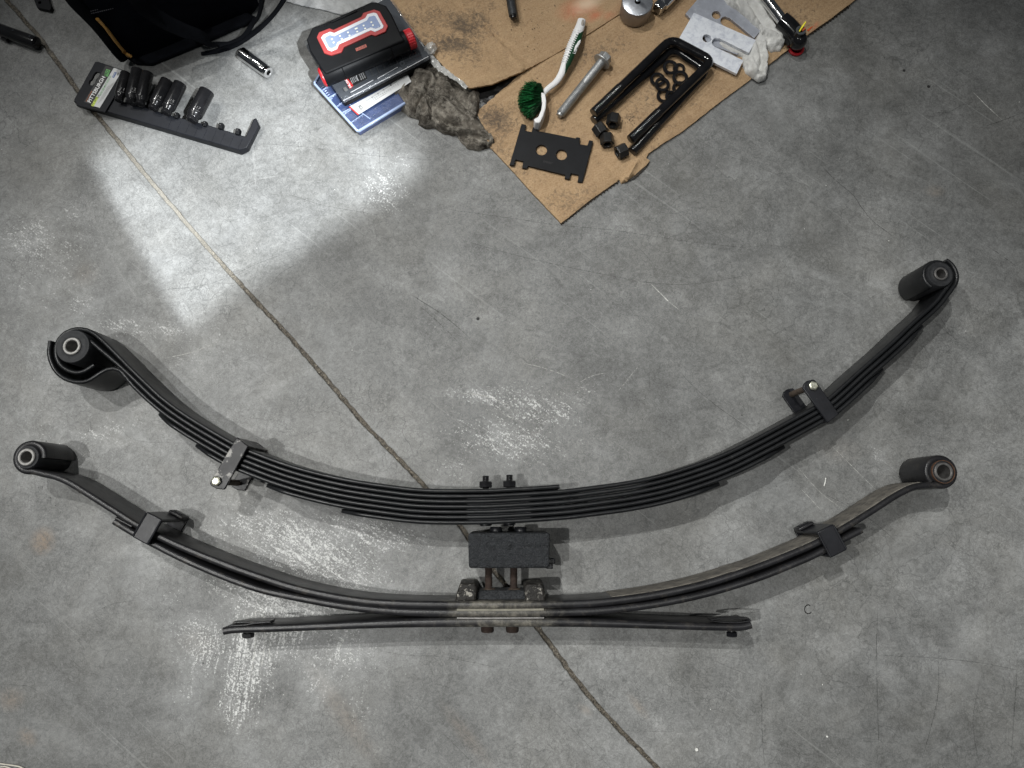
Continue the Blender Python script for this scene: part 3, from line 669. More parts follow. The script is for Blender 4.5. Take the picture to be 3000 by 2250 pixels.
def leaf_mesh(path, thick, z0=ZL0, z1=ZL1, tip0=0, tip1=0, step=.006, round_=.47, seed=0):
    """a steel strip standing on edge, edges rolled round; tip = length over which the corners are trimmed"""
    path = catmull(path, step); n = len(path); s = [0]
    for i in range(1, n): s.append(s[-1]+(path[i]-path[i-1]).length)
    vs = []; fs = []; m = 0
    for i, p in enumerate(path):
        t = (path[min(i+1, n-1)]-path[max(i-1, 0)]).normalized(); q = Vector((t.y, -t.x, 0))
        th = thick(s[i]/s[-1]) if callable(thick) else thick
        cutz = 0
        if tip0 and s[i] < tip0: cutz = .017*(1-s[i]/tip0)
        if tip1 and s[-1]-s[i] < tip1: cutz = max(cutz, .017*(1-(s[-1]-s[i])/tip1))
        a, b = z0+cutz, z1-cutz; r = th*round_; h = th/2
        sec = []
        for cx, cz, s0 in ((h-r, b-r, 0), (-h+r, b-r, 90), (-h+r, a+r, 180), (h-r, a+r, 270)):
            for k in (0, 30, 60, 90):
                g = math.radians(s0+k); sec.append((cx+r*math.cos(g), cz+r*math.sin(g)))
        m = len(sec)
        for u, z in sec:
            w = p+q*u; vs.append((w.x, w.y, z+.00025*noise.noise(Vector((w.x*60, w.y*60, seed)))))
    for i in range(n-1):
        for k in range(m):
            k2 = (k+1) % m; fs.append((i*m+k, (i+1)*m+k, (i+1)*m+k2, i*m+k2))
    fs += [tuple(range(m)), tuple((n-1)*m+k for k in range(m))[::-1]]
    return MB().add(vs, fs)
def bushing(owner, px, py, rr, rs, rh, rub=rubber, slv=steel, ring=None):
    c = P(px, py, .085); c.z = 0
    mb = MB().lathe([(rs, .002), (rr-.001, .002), (rr, .004), (rr, .081), (rr-.0012, .0828), (rr-.003, .083), (rr-.0045, .0824), (rs+.003, .0826), (rs+.001, .0835), (rs, .0832)], c, seg=48, closed=False)
    b = owner.part('bushing', mb, rub)
    owner.part('sleeve', MB().ring(rh, rs, .001, .086, c, seg=40), slv, parent=b)
    owner.part('bore', MB().lathe([(rh*1.01, .003), (rh*1.01, .040)], c, seg=24), holem, parent=b)  # black plug hides the floor, its colour painting the shade inside
    if ring: owner.part('retaining_ring', MB().ring(rs+.0035, rr-.001, .0815, .0842, c, seg=48), ring, parent=b)
    return c
def sag(p): return Vector((p.x, p.y, 0))

# ---- new pack
NS = Thing('leaf_spring', 'new satin black seven leaf spring pack, bolted strap clamps, hooked left eye', 'leaf spring', P(1490, 1500, 0), 'leaf springs laid out on the floor')
cL = P(210, 1014, .085); cL.z = 0; cR = P(2757, 802, .085); cR.z = 0
Rpx = [(320, 1037), (365, 1076), (462, 1168), (547, 1230), (672, 1304), (721, 1327), (849, 1374), (995, 1411), (1140, 1434), (1250, 1445), (1400, 1446), (1500, 1442), (1640, 1433), (1750, 1420), (1853, 1405), (1962, 1380), (2100, 1333), (2218, 1277), (2376, 1192), (2427, 1161), (2521, 1077), (2611, 998), (2671, 941), (2731, 887), (2762, 851)]
R = catmull(pl(Rpx), .008); T = .0077; TL = .0064
def near(px, py): return pl([(px, py)])[0]
# main leaf: eye - pack - eye
mainp = arc(cL, .0222, 51+285, 51)[:-1] + offset(R, T*.5)[2:-2] + arc(cR, .0222, -40, 235)[1:]
def q(pts, ox, oy, s, z=ZT): return pl([(ox+x/s, oy+y/s) for x, y in pts], z)
w0 = q([(480, 465), (400, 514), (330, 528), (262, 508), (205, 465), (172, 400), (170, 320), (196, 255), (243, 206), (300, 180), (365, 172), (420, 183), (490, 220), (610, 330), (735, 452)], 100, 900, 2.765)
w2 = q([(122, 270), (113, 380), (150, 490), (215, 560), (300, 598), (390, 603), (455, 580), (530, 530), (590, 500), (640, 494), (690, 512), (735, 558)], 100, 900, 2.765)
leaf0 = offset(cut(R, near(375, 1070)), -T*.5)
leaf0 = cut(leaf0, None, near(1640, 1426))
def sub(k, a, b): return cut(offset(R, T*(k-.5)), near(*a) if a else None, near(*b) if b else None)
leaves = [
    (w0[:-1]+leaf0[1:], 0, 0, None), (mainp, 0, 0, None),
    (w2[:-1]+sub(2, (378, 1112), None)[1:-2]+arc(cR, .0222+T, -40, 58)[1:], 0, 0, None),
    (sub(3, (454, 1204), (2715, 932)), .03, .035, None), (sub(4, (566, 1300), (2598, 1072)), .03, .035, None),
    (sub(5, (776, 1413), (2318, 1311)), .03, .035, None), (sub(6, (1003, 1492), (2117, 1408)), .03, .035, None)]
for i, (pth, a, b, l_) in enumerate(leaves):
    NS.part('leaf', leaf_mesh(pth, TL, tip0=a, tip1=b, seed=i), blk)
bushing(NS, 210, 1014, .0262, .0136, .0093, rubber, steel)
bushing(NS, 2757, 802, .0205, .0105, .0073, rubber, steeld)
# thin bright gaps of the centre liners
for k in range(1, 6):
    lp = cut(offset(R, T*k), near(1372, 1450), near(1553, 1438))
    NS.part('liner', leaf_mesh(lp, .0007, .01, .0772, step=.02, round_=.1), blk2)
def strap_clamp(owner, poly, px_bolt, m, headm, z1=.0865):
    """flat U strap: upper arm, lower arm, web at the far side, bolt through the open ends"""
    up = [P2(x, y, z1) for x, y in poly]; n = len(up)
    c = owner.part('clamp', MB().prism(up, z1-.0048, z1), m, bevel=.0012)
    w0_, w1_ = Vector(up[-2]), Vector(up[-1]); cen = Vector(up[0]).lerp(Vector(up[1]), .5); mid = (w0_+w1_)/2
    inn = (cen-mid).normalized()
    wb = [w0_, w1_, w1_+inn*.0048, w0_+inn*.0048]
    owner.part('web_plate', MB().prism([tuple(p) for p in wb], .0003, z1-.0003), m, parent=c, bevel=.001)
    lo = MB().prism([(cen+(Vector(p)-cen)*.99)[:] for p in up], .0004, .0046)
    owner.part('lower_arm', lo, m, parent=c, bevel=.001)
    b = P(*px_bolt, z1); b.z = 0
    owner.part('spacer_tube', MB().lathe([(.0048, .005), (.0048, .078)], b, seg=16), rustl, parent=c)
    owner.part('bolt_head', MB().hexp(b+Vector((0, 0, z1+.003)), .0128, .0055, (0, 0, 1), spin=.3, bev=.0014), headm, parent=c)
    return c
strap_clamp(NS, [(x/2.765+100, 900+y/2.765) for x, y in [(1420, 1425), (1430, 1445), (1475, 1470), (1537, 1478), (1550, 1462), (1735, 1125), (1640, 1052)]][::1], (635.5, 1410), blkwear, zincb)
strap_clamp(NS, [(2352, 1137), (2356, 1124), (2366, 1115), (2384, 1111), (2391, 1116), (2459, 1213), (2425, 1239)], (2381, 1131), blk2, zincb)
def center_bolt(owner, px, y_nut0, y_nut1, y_tip, y_head0, y_head1, m_nut, m_head, z=.042, r=.0053, hw=.0190, name='center_bolt'):
    """bolt lying along the picture's vertical: head below, nut and threaded tip above"""
    a = P(px, y_head1, z); b = P(px, y_tip, z)
    o = owner.part(name, MB().thread(b, P(px, y_head0-4, z), r), m_nut)
    if y_nut0: 
        c0, c1 = P(px, y_nut0, z), P(px, y_nut1, z); owner.part('nut', MB().hexp((c0+c1)/2, hw, (c0-c1).length, c1-c0, spin=PI/6), m_nut, parent=o)
    h0, h1 = P(px, y_head0, z), P(px, y_head1, z)
    owner.part('bolt_head', MB().lathe([(hw*.46, 0), (hw*.5, .0008), (hw*.5, (h1-h0).length-.0015), (hw*.42, (h1-h0).length)], h0, h1-h0, 20), m_head, parent=o)
center_bolt(NS, 1423, 1410, 1429, 1394, 1518, 1541, blkchrome, blk2)
center_bolt(NS, 1492.5, 1408, 1428, 1391, 1516, 1538, blkchrome, blk2)

# ---- old pack
OS = Thing('leaf_spring', 'old dusty three leaf spring pack, tan grime at its middle and rusty bolt heads', 'leaf spring', P(1490, 1840, 0), 'leaf springs laid out on the floor')
dL = P(77, 1339, .085); dL.z = 0; dR = P(2765, 1382, .085); dR.z = 0
A = catmull(pl([(112, 1388), (150, 1394), (195, 1412), (253, 1447), (344, 1505), (398, 1539), (463, 1573), (542, 1609), (651, 1653), (745, 1687), (853, 1722), (962, 1747), (1070, 1764), (1179, 1771), (1323, 1774), (1490, 1774), (1672, 1771), (1781, 1764), (1925, 1744), (2070, 1712), (2215, 1665), (2323, 1623), (2396, 1591), (2474, 1549), (2559, 1497), (2622, 1456), (2672, 1430), (2700, 1423), (2727, 1428)]), .008)
B = catmull(pl([(331, 1528), (383, 1560), (448, 1596), (542, 1643), (651, 1690), (745, 1724), (817, 1742), (962, 1770), (1070, 1785), (1179, 1794), (1323, 1797), (1490, 1797), (1672, 1795), (1781, 1789), (1925, 1771), (2070, 1741), (2215, 1698), (2323, 1656), (2396, 1624), (2474, 1581), (2527, 1554)]), .008)
C = catmull(pl([(652, 1851), (665, 1848), (700, 1845), (800, 1842), (950, 1836), (1100, 1830), (1250, 1826), (1490, 1824), (1700, 1826), (1900, 1832), (2050, 1837), (2150, 1839), (2185, 1837), (2203, 1832)]), .008)
la = arc(dL, .0208, -70-292, -70)[:-1]+A[1:-1]+arc(dR, .0205, -122, 222)[1:]
def tk(lo, hi, w=.22): return lambda u: lo+(hi-lo)*math.exp(-((u-.5)/w)**2)
OS.part('leaf', leaf_mesh(la, tk(.0094, .0118), round_=.4, seed=11), oldblk)
OS.part('leaf', leaf_mesh(B, tk(.0092, .0118), round_=.4, seed=12), oldblk)
OS.part('overload_leaf', leaf_mesh(C, tk(.0105, .0138), round_=.4, seed=13), oldblk, label='flat bottom overload leaf')
# dried mud skin over the inner face of the main leaf (left bare at the top edge)
Cd = [p for p in offset(A, -.0052) if P(2100, 1600).x < p.x < P(2660, 1450).x]
OS.part('dust_skin', leaf_mesh(Cd, .0010, .006, .0735, round_=.2), dusty, label='tan road dust caked on the inner face of the main leaf')
Cd = [p for p in offset(A, -.0060) if P(1760, 1600).x < p.x < P(2130, 1450).x]
OS.part('dust_skin', leaf_mesh(Cd, .0008, .006, .0725, round_=.2), dusty)
bushing(OS, 77, 1339, .0178, .0128, .0085, rubber, steel)
bushing(OS, 2765, 1382, .0172, .0138, .0100, rubber, steeld, ring=mat('rusty_ring', (.085, .040, .020), .8, 0, .4, 150, .6, 300, .001, (.03, .02, .015), (.45, .7)))
# centre: dusty clamp zone, liners, bracket
def xs(path, a, b): return [p for p in path if P(a, 1800, ZT).x <= p.x <= P(b, 1800, ZT).x]
def add_grime(m, xc, half):
    """dried tan mud on the stretch of the leaves that sat under the axle clamp"""
    nt = m.node_tree; bs = nt.nodes['Principled BSDF']; pos = geo_pos(nt); src = bs.inputs['Base Color'].links[0].from_socket
    sx = N(nt, 'SeparateXYZ'); nt.links.new(pos, sx.inputs[0])
    d = math2(nt, 'SUBTRACT', half, math2(nt, 'ABSOLUTE', math2(nt, 'SUBTRACT', sx.outputs[0], xc)))
    n1 = noise_n(nt, 70, 6, .7, .6, pos)
    mk_ = math2(nt, 'ADD', math2(nt, 'MULTIPLY', d, 22), math2(nt, 'MULTIPLY', math2(nt, 'SUBTRACT', n1, .5), 3.2))
    mk_ = math2(nt, 'MULTIPLY', math2(nt, 'ADD', mk_, .1, True), ramp(nt, noise_n(nt, 36, 7, .7, .8, pos), .36, .56))
    dirt = ramp(nt, noise_n(nt, 130, 6, .7, .3, pos), .36, .66, (.050, .047, .042, 1), (.16, .15, .125, 1))
    nt.links.new(mixc(nt, mk_, src, dirt), bs.inputs['Base Color'])
add_grime(oldblk, (P(1325, 1800, ZT).x+P(1610, 1800, ZT).x)/2, .082)
for pth, a, b, m_ in ((offset(A, .0062), 1325, 1602, mat('pale_liner', (.20, .19, .155), .8)), (offset(B, .0068), 1330, 1602, steeld)):
    OS.part('liner', leaf_mesh(xs(pth, a, b), .0032, .006, ZL1+.0012, round_=.3, step=.02), m_)
def px4(pts, z): return [P2(1250+x/3.016, 1350+y/3.016, z) for x, y in pts]
pedm = mat('muddy_bracket', (.016, .0145, .013), .55, .1, .4, 60, .8, 200, .003, (.34, .325, .29), (.55, .64), amount=.8, spec=.3)
br = OS.part('bracket', MB().prism(px4([(440, 1152), (500, 1146), (860, 1146), (885, 1150), (885, 1236), (440, 1236)], .06), .014, .06), cast, bevel=.003, label='cast bridge plate of the centre bracket')
for pts, ptsb in (([(292, 1084), (425, 1082), (445, 1125), (440, 1190), (432, 1244), (250, 1250), (262, 1180)],) * 2, ([(878, 1088), (1022, 1084), (1042, 1150), (1056, 1248), (872, 1250), (868, 1180), (862, 1130)],) * 2):
    top = px4(pts, .072); cx = sum(p[0] for p in top)/len(top); cy = sum(p[1] for p in top)/len(top)
    base = [(cx+(p[0]-cx)*1.10, cy+(p[1]-cy)*1.06) for p in top]
    OS.part('bracket_foot', MB().prism2(base[::-1] if False else base, .010, top, .073), pedm, bevel=.0035, bseg=3)
    x0 = min(p[0] for p in top); x1 = max(p[0] for p in top); y0 = min(p[1] for p in top)
for bx in (1431.5, 1505):
    hb = P(bx, 1843, .042)
    b0 = OS.part('center_bolt', MB().thread(P(bx, 1655, .042), P(bx, 1735, .042), .0058, pitch=.0019), rustm, label='rust brown threaded centre bolt')
    OS.part('nut', MB().hexp(P(bx+2, 1729, .042), .0185, .0055, (0, 1, 0), spin=PI/6), rustl, parent=b0)
for bx, x2 in ((1428, 1427), (1501, 1501)):
    h0 = P(bx, 1836, .042); h1 = P(bx, 1851, .042)
    OS.part('bolt_head', MB().lathe([(.0095, -.002), (.0097, .0005), (.0097, .0058), (.0085, .0078)], h0, h1-h0, 20), rustm, label='rusty round bolt head')
# band clamps with open hooks on the inner side
def band(owner, px, py, tang_px, half_n, half_t, pad_px, side):
    zt = .0885; c = P(px, py, zt); c.z = 0
    t = (P(px+tang_px[0], py+tang_px[1], zt)-P(px, py, zt)); t.z = 0; t.normalize(); n_ = Vector((-t.y, t.x, 0))  # n_ = concave side
    k = owner.part('clamp', MB().box(c+Vector((0, 0, zt-.0025))+n_*0, (half_t*2, half_n*2, .005), t), blk2, bevel=.0018, bseg=3)
    owner.part('outer_wall', MB().box(c-n_*(half_n-.0025)+Vector((0, 0, .0435)), (half_t*2, .005, .0840), t), blk2, parent=k, bevel=.0018, bseg=3)
    owner.part('inner_wall', MB().box(c+n_*(half_n-.0027)+Vector((0, 0, .0435)), (half_t*2.0, .0052, .0845), t), blk2, parent=k, bevel=.0018, bseg=3)
    owner.part('lower_plate', MB().box(c+Vector((0, 0, .0022)), (half_t*2, half_n*2, .0035), t), blk2, parent=k, bevel=.001)
    pd = MB().box(c+n_*(half_n+.0030)+t*(.004*side)+Vector((0, 0, .022)), (half_t*1.9, .0055, .022), t)
    owner.part('clip_pad', pd, oldblk, parent=k, bevel=.002)
    owner.part('clip_tongue', MB().box(c+n_*(half_n+.0060)+t*(.004*side)+Vector((0, 0, .022)), (half_t*1.2, .0014, .012), t), blk2, parent=k, bevel=.001)
    # rolled lips along both long edges of the upper plate
    for s in (-1, 1):
        owner.part('rolled_lip', MB().tube([c+t*(s*(half_t-.001))-n_*(half_n-.002)+Vector((0, 0, zt)), c+t*(s*(half_t-.001))+n_*(half_n-.002)+Vector((0, 0, zt))], .0016, 8), blk2, parent=k)
band(OS, 431, 1548, (50, 27), .0205, .0135, None, 1)
band(OS, 2438, 1585, (50, -25), .0205, .0140, None, -1)
# folded end of leaf B and the pads of the overload leaf
for (a, b, s) in (((331, 1521), (380, 1547), 1), ((2527, 1549), (2475, 1574), 1)):
    OS.part('silencer_pad', leaf_mesh(catmull(offset(pl([a, b]), -.0022 if s > 0 else .0022), .006), .0032, .01, .0765, round_=.4), oldblk)
for (pts, z0, z1, th) in (([(669, 1834), (720, 1831), (745, 1826), (791, 1822)], .055, .080, .0022), ([(676, 1827), (740, 1825), (788, 1827)], .055, .072, .0022),
                          ([(2083, 1818), (2110, 1823), (2160, 1825), (2202, 1819)], .060, .078, .0020), ([(2083, 1816), (2120, 1811), (2160, 1811), (2198, 1814)], .062, .080, .0018)):
    OS.part('bump_pad', leaf_mesh(pl(pts), th, z0, z1, round_=.4), oldblk)
for bx, by in ((727, 1861), (2144, 1858)):
    OS.part('pad_rivet', MB().hexp(P(bx, by, .042), .0150, .0075, (0, 1, 0), spin=.2), blk2).data
    OS.part('rivet_shank', MB().lathe([(.005, 0), (.005, .02)], P(bx, by+4, .042), (0, 1, 0), 14), oldblk)

# ------------------------------------------------------------------ lift block
LB = Thing('lift_block', 'rough black cast lift block between the two spring packs, pin at its lower right', 'lift block', P(1491, 1614, 0))
body = [P2(*p, .084) for p in [(1371, 1562), (1611, 1561), (1610, 1665), (1373, 1665)]]
bo = LB.part('body', MB().prism(body, .002, .084), cast, bevel=.0042, bseg=3)
LB.part('parting_line', MB().tube([P(1373, 1600, .0838), P(1440, 1599, .0840), P(1560, 1598, .0840), P(1609, 1598, .0838)], .0007, 6), cast)
mk_ = MB()
for s in (-1, 1):
    for k in (-1, 1):
        cx = 1497+s*4.5; mk_.tube([P(cx-4*k, 1594, .0842), P(cx+4*k, 1603, .0842)], .0006, 6)
mk_.tube([P(1497+13*math.cos(a), 1598.5+9*math.sin(a), .0841) for a in np.linspace(0, 2*PI, 25)], .0006, 6)
LB.part('cast_mark', mk_, cast)
for x0 in (1453, 1525):
    LB.part('peg', MB().lathe([(.0090, 0), (.0095, .001), (.0095, .0085), (.0085, .0100)], P(x0, 1563, .042), (0, 1, 0), 20), blk2)
LB.part('side_pin', MB().box(P(1614, 1644, .05), (.012, .0085, .010)), blk2, bevel=.0012)
LB.part('side_pin_collar', MB().box(P(1610, 1656, .04), (.010, .010, .010)), blk2, bevel=.0012)

# ------------------------------------------------------------------ cardboard
ZC = .006                                            # top of the lower sheet
def fold(x, y, a, b, w, h):
    """ridge or groove along the line a-b"""
    ax, ay = a; bx, by = b; dx, dy = bx-ax, by-ay; L = math.hypot(dx, dy); t = ((x-ax)*dx+(y-ay)*dy)/L/L
    if t < -.02 or t > 1.02: return 0
    d = abs((x-ax)*dy-(y-ay)*dx)/L; return h*max(0, 1-d/w)
def N3(x, y, s, k=0): return noise.noise(Vector((x*s, y*s, k)))
CB = Thing('cardboard', 'flattened brown cardboard box with oily smudges, lying under the hardware', 'cardboard', P(1800, 300, 0))
c1px = [(1397, 326), (1432, 426), (1491, 488), (1560, 565), (1644, 653), (1730, 585), (1816, 524), (1822, 535), (1836, 531), (1862, 510), (1893, 484), (1905, 470), (1893, 462), (1900, 449), (1945, 418), (2000, 384), (2100, 305), (2196, 234), (2290, 160), (2375, 96), (2440, 50), (2491, 11), (2560, -45), (2400, -260), (1900, -200), (1838, 22), (1760, 72), (1690, 119), (1600, 172), (1522, 217), (1470, 262)]
c1 = resample([P2(x, y, ZC) for x, y in c1px], .004, .0006, 3)
folds1 = [((1530, 222), (1640, 300), .004, .0022), ((1645, 340), (1820, 535), .006, -.0016), ((1700, 385), (1900, 480), .012, .0010), ((1560, 250), (1700, 400), .01, .0008), ((1830, 530), (1870, 470), .006, .004), ((1990, 300), (2220, 180), .02, .0012), ((2000, 340), (1700, 560), .03, .0016), ((1750, 270), (1650, 330), .02, .001), ((2250, 200), (2480, 20), .02, .001)]
folds1 = [(P2(*a, ZC), P2(*b, ZC), w*.8, h*1.8) for a, b, w, h in folds1]
def z1f(x, y, d): return ZC+.0009*N3(x, y, 22)+.0006*N3(x, y, 60, 2)+sum(fold(x, y, *f) for f in folds1)-.0012*max(0, 1-d/.006)
def blobs_attr(o, name, blobs, z):
    me = o.data; at = me.attributes.new(name, 'FLOAT', 'POINT'); L = o.matrix_world.translation+(o.parent.location if o.parent else Vector())
    for i, v in enumerate(me.vertices):
        x, y = v.co.x+L.x, v.co.y+L.y; a = 0
        for cx, cy, rx, ry, rot, amp in blobs:
            c = P(cx, cy, z); th = math.radians(-rot); dx, dy = x-c.x, y-c.y
            u = (dx*math.cos(th)+dy*math.sin(th))/(rx/1830); w = (-dx*math.sin(th)+dy*math.cos(th))/(ry/1830)
            a = max(a, amp*min(1, max(0, 1.25-math.hypot(u, w))))
        at.data[i].value = a
oil_b = [(1450, 350, 90, 60, 20, .9), (1520, 470, 120, 90, 0, .42), (1650, 590, 80, 50, 0, .45), (1760, 150, 120, 60, -30, .42), (2080, 140, 120, 100, 0, .35), (2300, 60, 160, 80, 0, .35), (1900, 300, 100, 160, 0, .38), (1440, 350, 60, 40, 20, .9), (1490, 330, 60, 40, 0, .5), (1450, 420, 60, 60, 0, .45), (1560, 600, 90, 60, 40, .25), (1700, 560, 60, 40, 0, .3), (1880, 40, 40, 30, 0, .4), (1960, 120, 60, 40, 0, .35), (1600, 400, 40, 30, 0, .5), (2270, 220, 40, 40, 0, .5), (1640, 345, 60, 60, 0, .3), (1880, 420, 90, 60, -40, .3), (2030, 300, 80, 40, -40, .25), (1850, 340, 30, 20, 0, .5)]
m1 = sheet(c1, z1f, .004, .0055)
lo = CB.part('lower_flap', m1, cardm, smooth=True, angle=50); blobs_attr(lo, 'oil', oil_b, ZC); blobs_attr(lo, 'red', [(2388, 78, 26, 7, -50, .9)], ZC)
c2px = [(1374, 262), (1440, 246), (1505, 225), (1524, 215), (1560, 192), (1690, 117), (1770, 66), (1842, 20), (1900, -150), (1650, -330), (1050, -240), (1128, 0), (1190, 75), (1245, 132), (1310, 205)]
def zc2(px, py): pass
E0, E1 = Vector(P2(1374, 262, .03)), Vector(P2(1130, 0, .03)); K0, K1 = Vector(P2(1524, 216, .01)), Vector(P2(1842, 20, .01))
def h2(x, y):
    """the upper flap rises from the crease towards its left corner"""
    p = Vector((x, y)); d = (K1-K0).normalized(); n = Vector((-d.y, d.x)); e = (p-K0).dot(n); f = max(0, 1-(p-E0).length/.14)
    g = (p-K0).dot(d); left = min(1, max(0, (-g+.06)/.16))
    return .0095+.010*left+.014*f*f*(3-2*f)
folds2 = [((1330, 5), (1560, 190), .0045, -.0018), ((1250, 0), (1470, 225), .004, .0012), ((1345, 0), (1530, 200), .004, .0018), ((1400, 30), (1560, 170), .003, .0010), ((1300, 80), (1400, 180), .003, .0010), ((1180, 20), (1290, 170), .004, .0009), ((1220, 0), (1360, 150), .003, .0010), ((1400, 60), (1440, 110), .003, .0014)]
folds2 = [(P2(*a, .015), P2(*b, .015), w*.8, h*1.7) for a, b, w, h in folds2]
def z2f(x, y, d):
    return h2(x, y)+.0009*N3(x, y, 25, 5)+.0006*N3(x, y, 70, 6)+sum(fold(x, y, *f) for f in folds2)-.0015*max(0, 1-d/.005)
c2 = resample([P2(x, y, .012 if (1500 < x < 1900 and y > -50) else .028 if (x < 1460 and y > 150) else .02) for x, y in c2px], .004, .0006, 8)
up = CB.part('upper_flap', sheet(c2, z2f, .0036, .0055), cardm, smooth=True, angle=50)
blobs_attr(up, 'oil', [(1360, 70, 85, 50, 30, 1.0), (1330, 130, 95, 44, 10, 1.0), (1210, 60, 60, 60, 0, .5), (1300, 145, 50, 26, 0, .9), (1400, 50, 60, 50, 40, .75), (1270, 50, 90, 60, 0, .5), (1380, 170, 80, 60, 0, .42), (1440, 10, 50, 30, 0, .4), (1440, 90, 30, 20, 0, .5), (1250, 120, 50, 50, 0, .45)], .02)
blobs_attr(up, 'red', [(1700, 20, 70, 40, -20, .9), (1740, 45, 40, 16, -30, .8), (1660, 45, 40, 20, 10, .5), (1790, 40, 30, 14, -35, .7), (1830, 10, 50, 20, -30, .3)], .012)
blobs_attr(up, 'pale', [(1720, 8, 50, 26, -20, 1.0), (1700, 30, 30, 12, 0, .5)], .012)
# exposed corrugation along the cut edge that faces the lower right
for pts in ([(1644, 655), (1730, 588), (1816, 527)], [(1862, 516), (1900, 478)], [(2375, 98), (2440, 52), (2492, 13)]):
    pth = catmull([P(x, y, .0025) for x, y in pts], .0034); fl = MB()
    for i, p in enumerate(pth[:-1]):
        d = (pth[i+1]-p).normalized(); s = .0011 if i % 2 else -.0003
        fl.box(p+Vector((d.y, -d.x, 0))*s+Vector((0, 0, -.0002)), (.0020, .0030, .0035), d)
    o_ = CB.part('corrugation', fl, cardedge, smooth=False); o_['kind'] = 'stuff'
# torn dark piece hanging from the corner
solo('torn_cardboard_scrap', sheet(resample([P2(x, y, .002) for x, y in [(1838, 533), (1852, 516), (1884, 490), (1902, 474), (1899, 483), (1880, 505), (1858, 524)]], .003, .0008, 4), lambda x, y, d: .0032+.001*N3(x, y, 90), .0015, .004), mat('dark_scrap', (.018, .015, .012), .6, 0, .4, 90, .5, 300, .001), 'dark torn scrap curling out at the right edge of the cardboard', 'scrap')
# glove under the raised flap
solo('black_glove', sheet(resample([P2(x, y, .004) for x, y in [(1396, 330), (1402, 290), (1400, 240), (1470, 225), (1528, 219), (1500, 240), (1460, 275), (1425, 305)]], .005, .001, 5), lambda x, y, d: .0035+.004*abs(N3(x, y, 50)), None, .005, zbot=.0003), gloveblk, 'black film glove tucked in the dark gap under the raised cardboard flap', 'glove')
# film tape along the flap edge
tp = [(1131, -4), (1160, 45), (1195, 85), (1235, 130), (1262, 165), (1300, 205), (1340, 242), (1372, 266)]
a_ = [Vector(P2(x+3, y-3, .026)) for x, y in tp]; b_ = [Vector(P2(x-14-6*math.sin(i*1.7), y+4, .024)) for i, (x, y) in enumerate(tp)]
poly = resample([tuple(p) for p in a_]+[tuple(p) for p in b_[::-1]], .004, .002, 12)
TPE = Thing('packing_tape', 'crumpled strip of clear film along the left edge of the raised cardboard flap', 'tape', centre(MB().prism(poly, 0, .01)))
TPE.part('film_strip', sheet(poly, lambda x, y, d: h2(x, y)+.003+.005*N3(x, y, 110, 1)+.003*N3(x, y, 230, 3), .0004, .0035), film, smooth=False)
solo('film_knot', sheet(resample([P2(x, y, .034) for x, y in [(1240, 140), (1262, 121), (1280, 134), (1273, 152), (1255, 158), (1236, 150)]], .003, .0015, 4), lambda x, y, d: .034+.008*N3(x, y, 180)+min(d, .006), None, .0025, zbot=.028), film, 'bunched knot of clear film sticking up at the cardboard edge', 'film', smooth=False)

# ------------------------------------------------------------------ rags, foam
def rag(name, px, z, m, zf, label, cat, res=.0042, jit=.0015, seed=0, zb=.0004):
    poly = resample([P2(x, y, z) for x, y in px], .004, jit, seed)
    return solo(name, sheet(poly, zf, None, res, zbot=zb), m, label, cat, angle=180)
def lines(px, z, w, h):
    pts = [P2(*p, z) for p in px]; return [(pts[i], pts[i+1], w, h) for i in range(len(pts)-1)]
def creases(x, y, segs):
    """hand-placed folds: highest ridge plus deepest valley near the point, rounded in section"""
    hi = lo = 0
    for (ax, ay), (bx, by), w, h in segs:
        dx, dy = bx-ax, by-ay; t = min(1, max(0, ((x-ax)*dx+(y-ay)*dy)/(dx*dx+dy*dy+1e-12))); d = math.hypot(x-ax-dx*t, y-ay-dy*t)
        if d < w:
            v = h*(1-(d/w)**2)**1.5
            if v > hi: hi = v
            if v < lo: lo = v
    return hi+lo
def ridge(x, y, s, k, ang, st=2.6):
    """rounded cloth folds running roughly along ang"""
    c, n_ = math.cos(ang), math.sin(ang); u = (x*c+y*n_)/st; v = -x*n_+y*c
    w = noise.noise(Vector((u*s, v*s, k)))+.5*noise.noise(Vector((u*s*2.1+7, v*s*2.1, k+3)))
    return min(1, abs(w)*2.3)**.75
g = [(1020, 340), (1060, 440), (1110, 500), (1170, 530), (1190, 560), (1250, 580), (1330, 600), (1300, 650), (1370, 695), (1430, 700), (1475, 690), (1600, 760), (1740, 780), (1790, 860), (1870, 930), (1980, 945), (2120, 910), (2178, 872), (2150, 800), (2090, 760), (2050, 680), (1970, 570), (2000, 480), (2005, 290), (1900, 300), (1760, 190), (1640, 80), (1580, -20), (1450, -30), (1290, 90), (1170, 185), (1085, 275)]
def gq(pts): return [(880+x/3.814, 180+y/3.814) for x, y in pts]
RS = []
